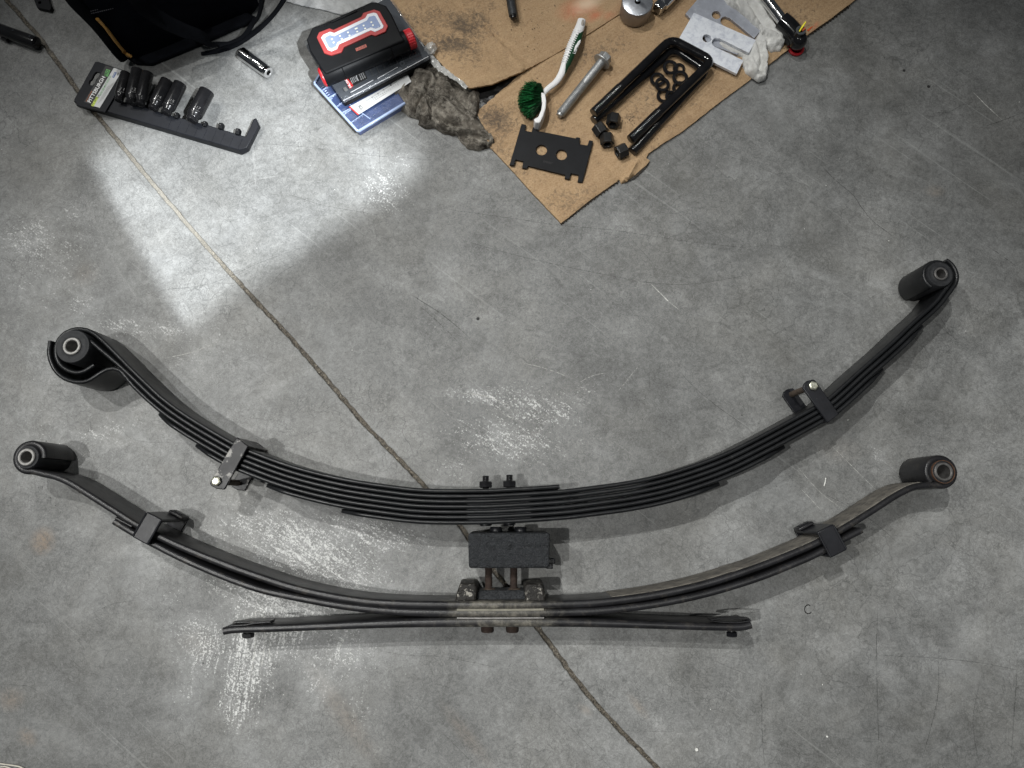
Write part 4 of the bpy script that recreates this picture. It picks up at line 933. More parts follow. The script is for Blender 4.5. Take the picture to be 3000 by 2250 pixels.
for pts, w, h in (([(1270, 560), (1300, 470), (1350, 385), (1405, 345), (1430, 200)], .006, -.012), ([(1455, 640), (1450, 520), (1420, 420), (1370, 372)], .005, -.010), ([(1150, 380), (1200, 470), (1245, 560)], .005, -.008),
                  ([(1080, 420), (1150, 500)], .005, -.006), ([(1200, 240), (1195, 380), (1260, 520)], .0055, -.007), ([(1310, 600), (1340, 500), (1385, 430), (1420, 500), (1440, 620)], .007, .007), ([(1500, 140), (1530, 230), (1640, 290), (1760, 400), (1860, 480)], .006, -.008),
                  ([(1300, 130), (1400, 120), (1480, 150), (1510, 220), (1640, 260)], .009, .009), ([(1480, 650), (1560, 700), (1700, 745), (1900, 755), (2080, 765), (2140, 810), (2150, 860)], .0055, .008), ([(1500, 610), (1640, 700), (1850, 720), (2030, 730)], .006, -.006),
                  ([(1790, 800), (1900, 810), (2020, 800), (2090, 840)], .007, -.009), ([(1870, 915), (1980, 925), (2110, 895)], .005, .006), ([(1870, 310), (1860, 400), (1900, 500), (1970, 560)], .006, -.008), ([(1930, 320), (1960, 430), (1975, 520)], .005, .006),
                  ([(1690, 130), (1740, 230), (1850, 300)], .006, -.008), ([(1060, 350), (1130, 320), (1180, 250)], .006, .006), ([(1600, 420), (1700, 520), (1850, 640)], .012, .007), ([(1530, 560), (1640, 620), (1760, 650)], .010, .005)):
    RS += lines(gq(pts), .02, w*(.72 if h < 0 else .85), h*(1.15 if h < 0 else 1.3))
def zrag(x, y, d):
    e = min(1, d/.0065); e = math.sqrt(e*(2-e)); p = Vector((x, y)); q0 = Vector(P2(1250, 290, .02)); near_ = max(0, 1-(p-q0).length/.09)
    v = .007+.011*near_+.005*ridge(x+.02*N3(x, y, 18, 4), y, 30, 3, math.radians(-60), 3.6)+.0022*ridge(x, y+.01*N3(x, y, 30, 6), 70, 8, math.radians(-42), 3.2)+.0008*N3(x, y, 130, 2)+creases(x, y, RS)
    return .001+e*max(.003, v)
rag('oily_rag', [(880+x/3.814, 180+y/3.814) for x, y in g], .018, ragm, zrag, 'crumpled grey-brown oily rag between the parts boxes and the cardboard', 'rag', .0034, .0015, 2)
wr = [(780, -40), (850, 50), (900, 85), (1010, 130), (1060, 200), (1120, 270), (1205, 325), (1160, 410), (1100, 480), (1010, 480), (900, 420), (800, 420), (745, 450), (800, 520), (900, 570), (1030, 590), (1025, 700), (1060, 770), (1110, 795), (1150, 830), (1205, 862), (1250, 850), (1280, 830), (1290, 780), (1312, 745), (1282, 745), (1272, 700), (1290, 650), (1285, 560), (1290, 500), (1340, 540), (1390, 530), (1440, 535), (1455, 500), (1472, 465), (1455, 400), (1400, 350), (1345, 220), (1290, 80), (1250, -60)]
wpx = [(1900+x/3.687, y/3.687) for x, y in wr]
def wq(pts): return [(1900+x/3.687, y/3.687) for x, y in pts]
WS = []
for pts, w, h in (([(1000, 0), (1060, 90), (1130, 200), (1230, 310), (1380, 380)], .006, .007), ([(940, 0), (990, 60), (1060, 150)], .005, -.008), ([(1090, 40), (1160, 170), (1280, 290)], .006, -.005), ([(1180, 0), (1240, 120), (1330, 260), (1430, 380)], .007, .005),
                  ([(1210, 335), (1300, 370), (1400, 400), (1450, 450)], .0045, .007), ([(1240, 360), (1300, 400), (1290, 500)], .005, -.009), ([(1170, 420), (1190, 520), (1230, 640), (1200, 740)], .005, -.010), ([(1130, 430), (1150, 540), (1190, 640)], .006, .006),
                  ([(1250, 460), (1240, 560), (1280, 650), (1270, 730)], .005, .008), ([(1040, 600), (1090, 680), (1100, 760)], .005, -.007), ([(1120, 780), (1180, 790), (1250, 780)], .005, -.006), ([(1310, 480), (1380, 500), (1440, 470)], .005, -.007), ([(1340, 420), (1390, 450), (1440, 430)], .004, .004), ([(1100, 640), (1150, 720), (1160, 790)], .006, .005)):
    WS += lines(wq(pts), .02, w*.75, h*1.15)
def zwr(x, y, d):
    e = min(1, d/.0050); e = math.sqrt(e*(2-e))
    low = .55 if inside((x, y), [P2(*p, .01) for p in [(2040, 60), (2190, 60), (2225, 88), (2190, 180), (2040, 180)]]) else 1
    return .0065+e*(low*(.005+.005+.0045*ridge(x+.015*N3(x, y, 20, 4), y, 34, 13, math.radians(-50), 4)+.0018*ridge(x, y+.01*N3(x, y, 30, 5), 95, 21, math.radians(-66), 3.5)+.0010*N3(x, y, 120, 4)+creases(x, y, WS)))
rag('white_rag', wpx, .014, ragw, zwr, 'white cotton rag bunched over the shims and the chrome tube', 'rag', .0032, .0012, 6, zb=.0052)
rag('foam_sheet', [(826, -30), (838, 4), (880, 16), (940, 28), (1000, 44), (1030, 36), (1070, 22), (1110, 15), (1160, 20), (1140, -60), (1000, -80)], .002, paperm,
    lambda x, y, d: .0035+.0010*N3(x, y, 40)+.0008*N3(x, y, 90, 2), 'wrinkled pale foam sheet at the top edge, behind the work light', 'packing foam', .005, .001, 9)

# ------------------------------------------------------------------ axle shims
def circ(px, py, rpx, z, n=28):
    c = P(px, py, z); r = rpx/1830*(1-z/H)*1.0; return [(c.x+r*math.cos(2*PI*k/n), c.y+r*math.sin(2*PI*k/n)) for k in range(n)]
def s6(pts): return [(1900+x/3.687, y/3.687) for x, y in pts]
def fork(name, outline, hole, z, th, m, label, group):
    poly = [P2(x, y, z) for x, y in s6(outline)]
    hx, hy = s6([hole[:2]])[0]
    mb = sheet(poly, lambda x, y, d: z, th, 1, holes=[circ(hx, hy, hole[2]/3.687, z)], grid=False)
    return solo(name, mb, m, label, 'shim', group, bevel=.0006, smooth=False)
def slot(cx, cy, r, a0, a1, n=10): return [(cx+r*math.cos(math.radians(a0+(a1-a0)*k/n)), cy+r*math.sin(math.radians(a0+(a1-a0)*k/n))) for k in range(n+1)]
fork('axle_shim', [(400, 145), (540, -20), (560, -60), (740, -60), (1215, 325), (1142, 412), (880, 195)]+slot(825, 225, 48, -50, -230)+[(1010, 545), (960, 590), (640, 470), (560, 300)], (733, 161, 54), .0125, .006, shimg, 'dull grey forked steel shim half under the white one', 'axle shims')
fork('axle_shim', [(490, 135), (1160, 430), (1087, 570), (1000, 530), (775, 416)]+slot(733, 458, 47, -62, -242)+[(1025, 652), (955, 797), (640, 640), (322, 428)], (632, 413, 54), .0195, .0062, shimw, 'bright white-grey forked steel shim lying on top, nearest the U-bolts', 'axle shims')

# ------------------------------------------------------------------ U-bolts, washers, nuts
def s4(x, y): return (1720+x/4.365, 100+y/4.365)
def ubolt(pts, zs, r, label, thr):
    w = [P(*s4(x, y), z) for (x, y), z in zip(pts, zs)]
    t = Thing('u_bolt', label, 'u-bolt', (w[0]+w[-1])/2*Vector((1, 1, 0)) if False else Vector((w[0].x, w[0].y, 0)), 'black U-bolts on the cardboard')
    pth = [w[0]]; cr = .017
    for i in (1, 2):
        a, b, c = w[i-1], w[i], w[i+1]; d0 = (a-b).normalized(); d1 = (c-b).normalized(); p0 = b+d0*cr; p1 = b+d1*cr
        pth += [p0.lerp(b, t_)*(1-t_)+b.lerp(p1, t_)*t_ for t_ in np.linspace(0, 1, 12)]
    pth.append(w[3]); t.part('rod', MB().tube(pth, r, 18), gloss)
    for a, b, l_ in ((w[0], w[1], thr[0]), (w[3], w[2], thr[1])):
        d = (b-a).normalized(); t.part('threaded_end', MB().thread(a-d*.001, a+d*l_, r*1.10, pitch=.0015, depth=.00035, seg=18), gloss)
ubolt([(90, 1105), (1105, 180), (1535, 470), (578, 1500)], [.0145, .0145, .0145, .0145], .0079, 'lower square-bend black U-bolt lying flat under the other one', (.066, .068))
ubolt([(85, 1008), (1075, 65), (1600, 345), (560, 1345)], [.0290, .031, .031, .0290], .0079, 'upper square-bend black U-bolt resting on the lower one', (.066, .070))
wl = ['black spring washer at the top of the ring pile, over another', 'black spring washer half hidden beneath the topmost one', 'leftmost black washer of the pile', 'black washer lapped over the leftmost one', 'large black washer at the right of the pile', 'black washer touching the U-bolt leg, right side', 'lowest black washer of the pile', 'black washer half under the U-bolt leg at the bottom']
for k, (x, y, z, r, tx) in enumerate([(1065, 427, .0125, 98, .05), (1175, 445, .0075, 78, 0), (900, 580, .0085, 97, 0), (960, 645, .0125, 97, .06), (1190, 560, .0115, 100, -.05), (1182, 690, .0080, 95, .05), (980, 790, .0080, 92, 0), (1078, 800, .0100, 82, .1)]):
    c = P(*s4(x, y), z+.002); ax = Vector((tx, .04*(k % 3-1), 1)).normalized(); ro = r/4.365/1830*1.10; ri = ro*.60
    b_ = .0008; prof = [(ri, -.0014), (ri+b_, -.0020), (ro-b_, -.0020), (ro, -.0012), (ro, .0012), (ro-b_, .0020), (ri+b_, .0020), (ri, .0014), (ri, -.0014)]
    solo('washer', MB().lathe(prof, c, ax, 36, closed=False), blkchrome, wl[k], 'washer', 'black washers inside the U-bolts')
nl = ['black hex nut with square side up, right of the U-bolt tip', 'black tall nut touching the lower U-bolt tip', 'black tall nut in front of the pair, standing over the bare cardboard', 'black nut with its bore facing left beside the lower U-bolt leg end']
for k, (x, y, ax) in enumerate([(338, 1105, (-.2, -1, .12)), (165, 1225, (.55, -.9, 0)), (255, 1355, (.05, -1, .10)), (440, 1495, (-.93, -.5, 0))]):
    c = P(*s4(x, y), ZC+.0125); n_ = Vector(ax).normalized()
    solo('hex_nut', MB().hexp(c, .0215, .0195 if k != 3 else .0185, n_, spin=PI/6*0, bev=.0012, hole=.0070), mat('black_phosphate_nut', (.020, .020, .020), .34, .3, .3, 90, .3, 300, .0005, (.10, .095, .085), (.62, .75), amount=.5), nl[k], 'nut', 'black nuts on the cardboard', smooth=False, bevel=.0006)
# small black fleck crumbs on the card
cr_ = MB(); rnd = random.Random(9)
for cx, cy, r_, n_ in ((1850, 355, 12, 26), (1550, 70, 40, 30), (1600, 260, 90, 14), (1850, 200, 80, 14), (1520, 120, 30, 14), (1740, 560, 60, 6)):
    for _ in range(n_):
        c = P(rnd.gauss(cx, r_), rnd.gauss(cy, r_), .0115 if cy < 150 and cx < 1650 else ZC+.0005); s_ = rnd.uniform(.0004, .0010)
        cr_.box(c+Vector((0, 0, .0005)), (s_, s_*rnd.uniform(1, 2.5), .0006), (rnd.random(), rnd.random(), 0))
o = mk('crumbs_on_cardboard', cr_, debris_k, smooth=False); tag(o, 'dark crumbs of rust and dirt scattered on the cardboard', None, None, 'stuff')

# ------------------------------------------------------------------ big flange bolt, stud
def s5(x, y): return (1450+x/4.424, y/4.424)
FB = Thing('flange_bolt', 'large galvanised flange bolt with half threaded shank beside the brush', 'bolt', P(1710, 260, ZC))
rS = .0078; zs_ = ZC+.0085
tip = P(*s5(846, 1478), zs_+.001); hd = P(*s5(1385, 800), zs_+.0085); d = (hd-tip).normalized(); LL = (hd-tip).length
thr_end = tip+d*(LL*.585)
FB.part('thread', MB().thread(tip, thr_end, rS, pitch=.0021, depth=.0007, seg=24), zinc)
FB.part('dog_point', MB().lathe([(.0040, -.0040), (.0055, -.0040), (.0062, .0005), (.0062, .004)], tip, d, 20), zinc)
FB.part('shank', MB().lathe([(rS*.93, 0), (rS*.97, .002), (rS*.97, LL*.43)], thr_end-d*.002, d, 28), zinc)
FB.part('flange', MB().lathe([(rS, -.002), (.0158, -.0012), (.0163, .0002), (.0155, .0016), (.0120, .0042)], hd, d, 36), zinc)
FB.part('bolt_head', MB().hexp(hd+d*.0085, .0215, .0125, d, spin=.35, bev=.002), zinc, smooth=False, bevel=.0008)
st = Thing('threaded_stud', 'grey threaded stud pointing down from the top edge onto the cardboard', 'stud', P(1500, 30, .01))
a = P(1505, 55, .024); b = P(1486, -60, .024); st.part('thread', MB().thread(a+(b-a).normalized()*.005, b, .0078, pitch=.0017, depth=.0006, seg=20), mat('grey_steel_thread', (.10, .105, .11), .42, .7, .3, 120, .4, 350, .0005))
st.part('nose', MB().lathe([(.0035, -.0005), (.0050, 0), (.0055, .001), (.0066, .0055)], a, b-a, 20), blkchrome)

# ------------------------------------------------------------------ spring plate
def s5b(x, y): return (1350+x/3.403, 300+y/3.403)
pp = [(605, 212), (652, 224), (640, 281), (708, 294), (718, 245), (770, 254), (765, 283), (1145, 357), (1153, 346), (1190, 352), (1184, 416), (1262, 428), (1280, 375), (1320, 383), (1213, 797), (1165, 790), (1176, 722), (1098, 705), (1085, 765), (1036, 755), (1042, 722), (675, 632), (658, 660), (613, 651), (622, 586), (548, 569), (530, 628), (487, 620)]
zp = ZC+.006; SPL = Thing('spring_plate', 'flat black steel plate with notched ends and two round holes on the cardboard corner', 'plate', P(1615, 445, ZC))
poly = [P2(*s5b(x, y), zp) for x, y in pp]
hl_ = [circ(*s5b(805, 473), 61/3.403, zp), circ(*s5b(1005, 521), 60/3.403, zp)]
SPL.part('plate', sheet(poly, lambda x, y, d: zp, .0052, 1, holes=hl_, grid=False), satin, smooth=False, bevel=.0006)
text('EP0007', s5b(822, 598), s5b(912, 617), 6.5, zp+.0003, inkk, SPL, 'stamped_number')

# ------------------------------------------------------------------ aluminium spacer with rod
AC = Thing('aluminium_cylinder', 'short turned aluminium cylinder with a rod standing in its bore, top edge of the picture', 'cylinder', P(1860, 42, ZC))
c = P(1868, 5, .040); c.z = 0
AC.part('body', MB().lathe([(.0268, .0095), (.0272, .0105), (.0272, .0385), (.0265, .0395)], c, seg=64), aluside)
AC.part('top_face', MB().lathe([(.0052, .0394), (.0053, .0402), (.0256, .0402), (.0264, .0397)], c, seg=64, closed=False), alu)
AC.part('bore', MB().lathe([(.0052, .0398), (.0051, .0393)], c, seg=32), holem)
AC.part('rod', MB().lathe([(.0034, .0396), (.0034, .085), (.003, .0855)], c+Vector((.0002, .0008, 0)), seg=20), chrome)
CS = Thing('chrome_adapter', 'chrome square drive adapter lying behind the aluminium cylinder at the top edge', 'adapter', P(1950, 10, ZC))
a = P(1930, 22, .020); b = P(2010, -60, .020); dd = (b-a).normalized()
CS.part('square_drive', MB().box(a+dd*.002, (.016, .018, .018), dd), chrome, bevel=.002)
CS.part('barrel', MB().lathe([(.011, .008), (.0125, .010), (.0125, .05)], a, dd, 28), chrome)

# ------------------------------------------------------------------ brush
BR = Thing('scrub_brush', 'white and green dish brush with ribbed grip and dark green bristles', 'brush', P(1630, 230, ZC))
hp = [(1125, 262), (1108, 330), (1075, 420), (1040, 510), (1000, 600), (965, 690), (935, 770), (900, 850), (872, 930), (825, 1020), (775, 1080), (710, 1130), (650, 1185), (618, 1230)]
hr = [.0140, .0160, .0165, .0165, .0165, .0160, .0150, .0135, .0120, .0115, .0110, .0100, .0092, .0090]
zz = [.016, .017, .019, .021, .022, .022, .021, .020, .019, .018, .018, .019, .020, .021]
hw = [P(*s5(x, y), z+.004) for (x, y), z in zip(hp, zz)]
hpath = catmull(hw, .004); nh = len(hpath)
rr = [float(np.interp(i/(nh-1), np.linspace(0, 1, len(hr)), hr))*.52 for i in range(nh)]
i0, i1 = int(nh*.12), int(nh*.60)
BR.part('white_handle', MB().tube(hpath, rr, 18, sq=.72), whitep)
gp = [p+Vector((.0016, -.0008, -.0006)) for p in hpath[i0:i1+6]]; gr_ = [rr[i0+i]*1.10*math.sin(PI*min(1, .22+i/len(gp)*1.0) if i < 4 else PI/2 if i < len(gp)-8 else PI/2*(1+ (i-len(gp)+8)/9.)) for i in range(len(gp))]
BR.part('green_grip', MB().tube(gp, gr_, 18, sq=.74), greenp)
nr = 16
for k in range(nr):
    f = i0+2+(i1-i0-3)*k/(nr-1); p = hpath[int(f)].lerp(hpath[min(int(f)+1, nh-1)], f-int(f)); t_ = (hpath[int(f)+1]-hpath[int(f)-1]).normalized(); q_ = Vector((t_.y, -t_.x, 0)).normalized(); r_ = rr[int(f)]
    if q_.x > 0: q_ = -q_
    top = Vector((0, 0, r_*.62)); pts = [p+q_*(r_*.98)+top*.45, p+q_*(r_*.80)+top*.85, p+q_*(r_*.4)+top*1.14, p-q_*(r_*.05)+top*1.26, p-q_*(r_*.34)+top*1.22]
    BR.part('rib', MB().tube(catmull(pts, .002), .00105, 8), whitep)
lo_ = [(1108, 505), (1080, 530), (1040, 590), (1025, 640), (1035, 655), (1060, 610), (1095, 560), (1112, 520)]
BR.part('logo_patch', MB().prism([P2(*s5(x, y), .0335) for x, y in lo_], .0300, .0322), whitep)
text('LIBMAN', s5(1040, 698), s5(1108, 548), 9, .0325, whitep, BR, 'raised_lettering')
c0 = P(*s5(1138, 290), .0275)
BR.part('hang_hole', MB().tube([c0+Vector((-.0012, -.006, 0)), c0+Vector((0, 0, 0)), c0+Vector((.0006, .005, 0))], [.0014, .0026, .0014], 12, sq=.35), mat('shadowed_recess', (.30, .27, .24), .7))
# head: curved block standing on its side, bristles out to the left
hd_ = [(600, 1185), (655, 1215), (668, 1300), (660, 1400), (628, 1500), (585, 1590), (520, 1585), (500, 1540), (560, 1510), (600, 1420), (612, 1330), (600, 1240)]
BR.part('head_block', MB().prism([P2(*s5(x, y), .034) for x, y in hd_], .0065, .034), whitep, bevel=.0022, bseg=3)
base = [P(*s5(x, y), 0) for x, y in [(585, 1215), (606, 1300), (600, 1390), (570, 1470), (515, 1545)]]; base = catmull([Vector((p.x, p.y, 0)) for p in base], .002)
for nm, cnt, w_, mt, sd in (('bristles', 1300, .0005, mat('green_bristle', (.004, .040, .011), .5, 0, .7, 300, 0), 5), ('bristle_tips', 330, .0007, mat('light_green_bristle', (.020, .19, .055), .45, 0, .6, 300, 0), 6)):
    br_ = MB(); rnd = random.Random(sd)
    for _ in range(cnt):
        k = rnd.randrange(len(base)); f = k/(len(base)-1); b = base[k]+Vector((rnd.uniform(-.003, .002), rnd.uniform(-.001, .001), 0))
        z0 = .0085+.024*rnd.random(); th_ = math.radians(96-196*f+rnd.gauss(0, 12)); zt_ = min(.042, max(.0072, .020+(z0-.020)*1.6+rnd.gauss(0, .005))); rq = rnd.uniform(.72, 1.14) if cnt > 500 else rnd.uniform(.62, 1.16)
        if cnt < 500: zt_ = max(zt_, .022)+rnd.random()*.012
        e = P(1560-38*abs(math.cos(th_))*rq-rnd.uniform(0, 2), 304-47*math.sin(th_)*rq, zt_*.6); e.z = zt_; dr = (e-(b+Vector((0, 0, z0)))).normalized()
        m_ = b+Vector((0, 0, z0))
        if cnt < 500: m_ = m_.lerp(e, .45)
        s1 = dr.cross(Vector((0, 0, 1))).normalized()*w_; s2 = dr.cross(s1).normalized()*w_
        br_.add([m_+s1, m_-s1*.5+s2, m_-s1*.5-s2, e+s1*.6, e-s1*.3+s2*.6, e-s1*.3-s2*.6], [(0, 1, 4, 3), (1, 2, 5, 4), (2, 0, 3, 5), (3, 4, 5)])
    bo_ = BR.part(nm, br_, mt, smooth=False); bo_['kind'] = 'stuff'

# ------------------------------------------------------------------ chrome tube tool
def s7(x, y): return (2200+x/7.373, y/7.373)
TT = Thing('floor_jack_caster', 'black ball ended tool on a chrome tube, red base ring and yellow stick', 'tool', P(2329, 146, 0))
TT.o.name = 'chrome_tube_tool'
a = P(*s7(290, -60), .030); b = P(*s7(720, 500), .030)
TT.part('chrome_tube', MB().tube([a, b], .0098, 28), chrome)
TT.part('elbow', MB().tube(catmull([P(*s7(660, 440), .030), P(*s7(800, 560), .030), P(*s7(960, 740), .028), P(*s7(1030, 850), .026)], .004), [.0145]*3+[.0145]*20 if False else .0150, 24), gloss)
bc = P(*s7(1020, 880), .026); 
TT.part('ball', MB().lathe([(.0148*math.cos(t), .0165*math.sin(t)) for t in np.linspace(-1.35, 1.1, 16)], bc+Vector((0, 0, .0)), (0, 0, 1), 36), gloss)
bb = Vector((bc.x, bc.y, 0))
TT.part('base_ring', MB().ring(.0098, .0142, .0010, .0062, P(*s7(960, 1075), 0), seg=40), redp)
TT.part('base_stem', MB().lathe([(.0100, .0008), (.0100, .013)], P(*s7(960, 1065), 0), seg=28), gloss)
TT.part('side_body', MB().tube([P(*s7(820, 700), .020), P(*s7(940, 930), .018)], .013, 20), gloss)
cc = P(*s7(1080, 655), .047); cc.z = 0
TT.part('neck', MB().lathe([(.0100, .034), (.0090, .040), (.0088, .0465)], cc, seg=32), gloss)
TT.part('rim', MB().ring(.0040, .0086, .0455, .0480, cc, seg=40), mat('grey_rim', (.12, .13, .14), .3, .5, .1, 60))
TT.part('socket_hole', MB().lathe([(.0040, .044), (.0040, .0466)], cc, seg=24), holem)
TT.part('orange_cap', MB().tube([cc+Vector((.0012, -.0016, .048)), cc+Vector((.0062, .0022, .0500))], .0019, 12), orangem)
y0 = P(*s7(1045, 680), .050); y1 = P(*s7(1185, 470), .058)
TT.part('yellow_stick', MB().tube([y0, y0.lerp(y1, .5), y1], [.0012, .0018, .0012], 12), yel)
solo('orange_reflection', MB().tube([P(*s7(1225, 665), ZC+.0010), P(*s7(1330, 570), ZC+.0010)], [.0022, .0008], 10, sq=.4), orangem, 'orange red reflection on the cardboard beside the black ball tool, built as a sliver', 'reflection')  # flat sliver stands in for an orange reflection on the card

# ------------------------------------------------------------------ socket rail
def s3(x, y): return (200+x/3.687, 150+y/3.687)
SR = Thing('socket_rail', 'charcoal plastic socket rail with printed hang tag, partly filled', 'socket rail', P(480, 360, 0))
zr = .016
rail = [(58, 522), (100, 588), (400, 680), (1140, 895), (1880, 1112), (1958, 1072), (2083, 812), (2030, 708), (2000, 725), (1912, 932), (1500, 800), (1100, 695), (700, 570), (400, 505)]
inset = [(72, 515), (105, 565), (410, 652), (1150, 868), (1850, 1068), (1930, 1040), (2060, 812), (2028, 722), (2003, 735), (1918, 922), (1500, 795), (1100, 690), (700, 566), (400, 503)]
SR.part('rail', MB().prism2([P2(*s3(x, y+14), 0) for x, y in rail][::-1], .0003, [P2(*s3(x, y), zr) for x, y in inset][::-1], zr), plast, bevel=.0012)
tagp = [(58, 522), (290, 112), (330, 112), (600, 200), (640, 240), (400, 510), (330, 650), (105, 590)]
hole_ = [s3(x, y) for x, y in [(222, 345), (230, 318), (248, 305), (275, 250), (300, 222), (335, 228), (340, 252), (322, 285), (300, 300), (285, 345), (262, 365), (235, 368)]]
ht = .0195; tg = [P2(*s3(x, y), ht) for x, y in [(62, 520), (290, 112), (325, 112), (618, 212), (640, 245), (395, 660), (100, 588)]]
SR.part('hang_tag', sheet(tg, lambda x, y, d: ht, .0045, 1, holes=[[P2(*p, ht) for p in hole_]], grid=False), plast, smooth=False, bevel=.0008)
lab = [(170, 545), (405, 155), (583, 208), (340, 612)]; lz = ht+.0004
SR.part('label', MB().prism([P2(*s3(x, y), lz) for x, y in lab], ht+.0001, lz), inkk)
SR.part('label_panel', MB().prism([P2(*s3(x, y), lz+.0002) for x, y in [(245, 585), (492, 180), (583, 208), (340, 612)]], lz, lz+.0002), paperw)
SR.part('label_green', MB().prism([P2(*s3(x, y), lz+.0003) for x, y in [(383, 262), (412, 192), (455, 205), (425, 277)]], lz, lz+.0003), inkgreen)
SR.part('label_lime', MB().prism([P2(*s3(x, y), lz+.0004) for x, y in [(245, 585), (300, 490), (328, 498), (272, 598)]], lz, lz+.0004), inklime)
text('PITTSBURGH', s3(240, 558), s3(402, 282), 12.5, lz+.0005, inkw, SR, bold=.012)
text('PRO', s3(412, 270), s3(446, 212), 10, lz+.0006, inkk, SR, bold=.01)
text('3/8 DR. DEEP IMPACT SOCKET SET', s3(352, 478), s3(468, 268), 6.5, lz+.0005, inkgreen, SR, bold=.01)
text('10 PC.', s3(330, 508), s3(350, 470), 7, lz+.0005, inkk, SR, bold=.02)
text('Lifetime Warranty', s3(200, 546), s3(262, 432), 4.5, lz+.0005, inkor, SR)
text('VT 5096', s3(268, 590), s3(318, 500), 7, lz+.0006, inkk, SR, bold=.01)
SR.part('label_blue', MB().prism([P2(*s3(x, y), lz+.0004) for x, y in [(470, 280), (500, 222), (524, 230), (492, 288)]], lz, lz+.0004), inkblue)
text('METRIC', s3(487, 280), s3(513, 232), 4, lz+.0006, inkw, SR)
text('ANSI', s3(535, 264), s3(552, 234), 5, lz+.0005, inkk, SR)
for k in range(5):
    o0 = 20*k; text('10 11 12 13 14 15 17 18 19 mm chrome molybdenum', s3(330+o0*.62, 560-o0*.9+k*8), s3(440+o0*.8, 372-o0*.9+k*8), 3.2, lz+.0005, inkg, SR, 'small_print')
# upright clips left in the rail
for (x, y, s) in ((785, 585, .6), (1165, 690, .8), (1472, 780, .7), (1645, 805, .85), (1828, 865, .85)):
    p = P(*s3(x, y), .020); dn = (P(*s3(x-8, y+36), .016)-P(*s3(x, y), .016)).normalized()
    cl_ = SR.part('socket_clip', MB().box(p+Vector((0, 0, -.004)), (.013*s, .0085*s, .010), dn), plastb, bevel=.0012)
    SR.part('clip_ball', MB().lathe([(.0016*math.cos(t)*.6, .0012*math.sin(t)) for t in np.linspace(-1.4, 1.4, 8)], p+Vector((0, .001, .0018)), (0, 0, 1), 14), steeld, parent=cl_)
# faint moulded ribs across the rail
for k in range(9):
    x = 1120+k*95; y = 725+k*27
    SR.part('moulded_rib', MB().tube([P(*s3(x, y+4), zr+.0001), P(*s3(x-55, y+125), zr+.0001)], .0005, 6), plast)
sock = [((545, 540), (625, 240), 108, '11', 'thin black impact socket marked 11, closest to the printed tag'), ((672, 566), (752, 205), 128, '12', 'black impact socket marked 12 beside the one marked 11'), ((775, 580), (858, 238), 118, '', 'black impact socket in the shade between those marked 12 and 14'),
        ((912, 628), (1072, 318), 128, '14', 'black impact socket marked 14, left of the one marked 15'), ((1052, 676), (1212, 352), 130, '15', 'black impact socket marked 15, right one of its pair'), ((1330, 752), (1500, 432), 152, '17', 'largest black impact socket, marked 17, standing apart at the right of the rail')]
for (b0, b1, w_, num, lb) in sock:
    r_ = w_/3.687/2/1830*1.14; zc_ = .012+r_+.006
    A_ = P(*s3(*b0), zc_); B_ = P(*s3(*b1), zc_-.002); t = Thing('impact_socket', lb, 'socket', Vector((A_.x, A_.y, .01)), 'black impact sockets on the rail')
    ax = (B_-A_); L_ = ax.length; t.part('barrel', MB().lathe([(.0055, .0005), (r_*.66, 0), (r_*.78, .0010), (r_*.78, .0055), (r_*.72, .0068), (r_*.74, .0080), (r_*.98, .0125), (r_, .014), (r_, L_-.0015), (r_*.95, L_), (r_*.74, L_), (r_*.70, L_-.006)], A_, ax, 36, closed=False), blkchrome)
    t.part('bore', MB().lathe([(r_*.72, L_-.0055), (r_*.70, L_-.006)], A_, ax, 6), holem); t.part('drive_end', MB().lathe([(r_*.66, .0008), (r_*.6, .0006)], A_, ax, 24), blkchrome)
    if num:
        d_ = ax.normalized(); mid = (Vector(b0)*.60+Vector(b1)*.40); dx = Vector((b1[0]-b0[0], b1[1]-b0[1])).normalized()
        pr = Vector((-dx.y, dx.x)); m0 = mid-pr*18; m1 = mid+pr*22
        text(num, s3(*m0), s3(*m1), 8.5, zc_+r_+.0002, inklg, t, 'size_mark')
        text('IMPACT', s3(*(m0-dx*22)), s3(*(m1-dx*22+pr*8)), 2.5, zc_+r_*.98+.0002, inklg, t, 'size_mark')
# chrome deep socket on the lit floor
A_ = P(783, 210, .0115); B_ = P(714, 160, .0115); t = Thing('chrome_socket', 'polished chrome deep socket lying on the lit floor, square drive toward the right', 'socket', Vector((A_.x, A_.y, 0))); ax = B_-A_; L_ = ax.length
A_ = A_-ax.normalized()*.003; L_ += .008
t.part('barrel', MB().lathe([(.0050, .001), (.0094, 0), (.0108, .001), (.0110, .004), (.0102, .0055), (.0110, .007), (.0112, L_-.001), (.0102, L_)], A_, ax, 40), chrome)
t.part('end_face', MB().ring(.0050, .0092, -.0006, .0008, A_, ax, 32), mat('satin_nickel', (.6, .6, .6), .35, .8, .1, 60)); t.part('drive_hole', MB().lathe([(.0049, -.0003), (.0049, .0002)], A_, ax, 4), holem)
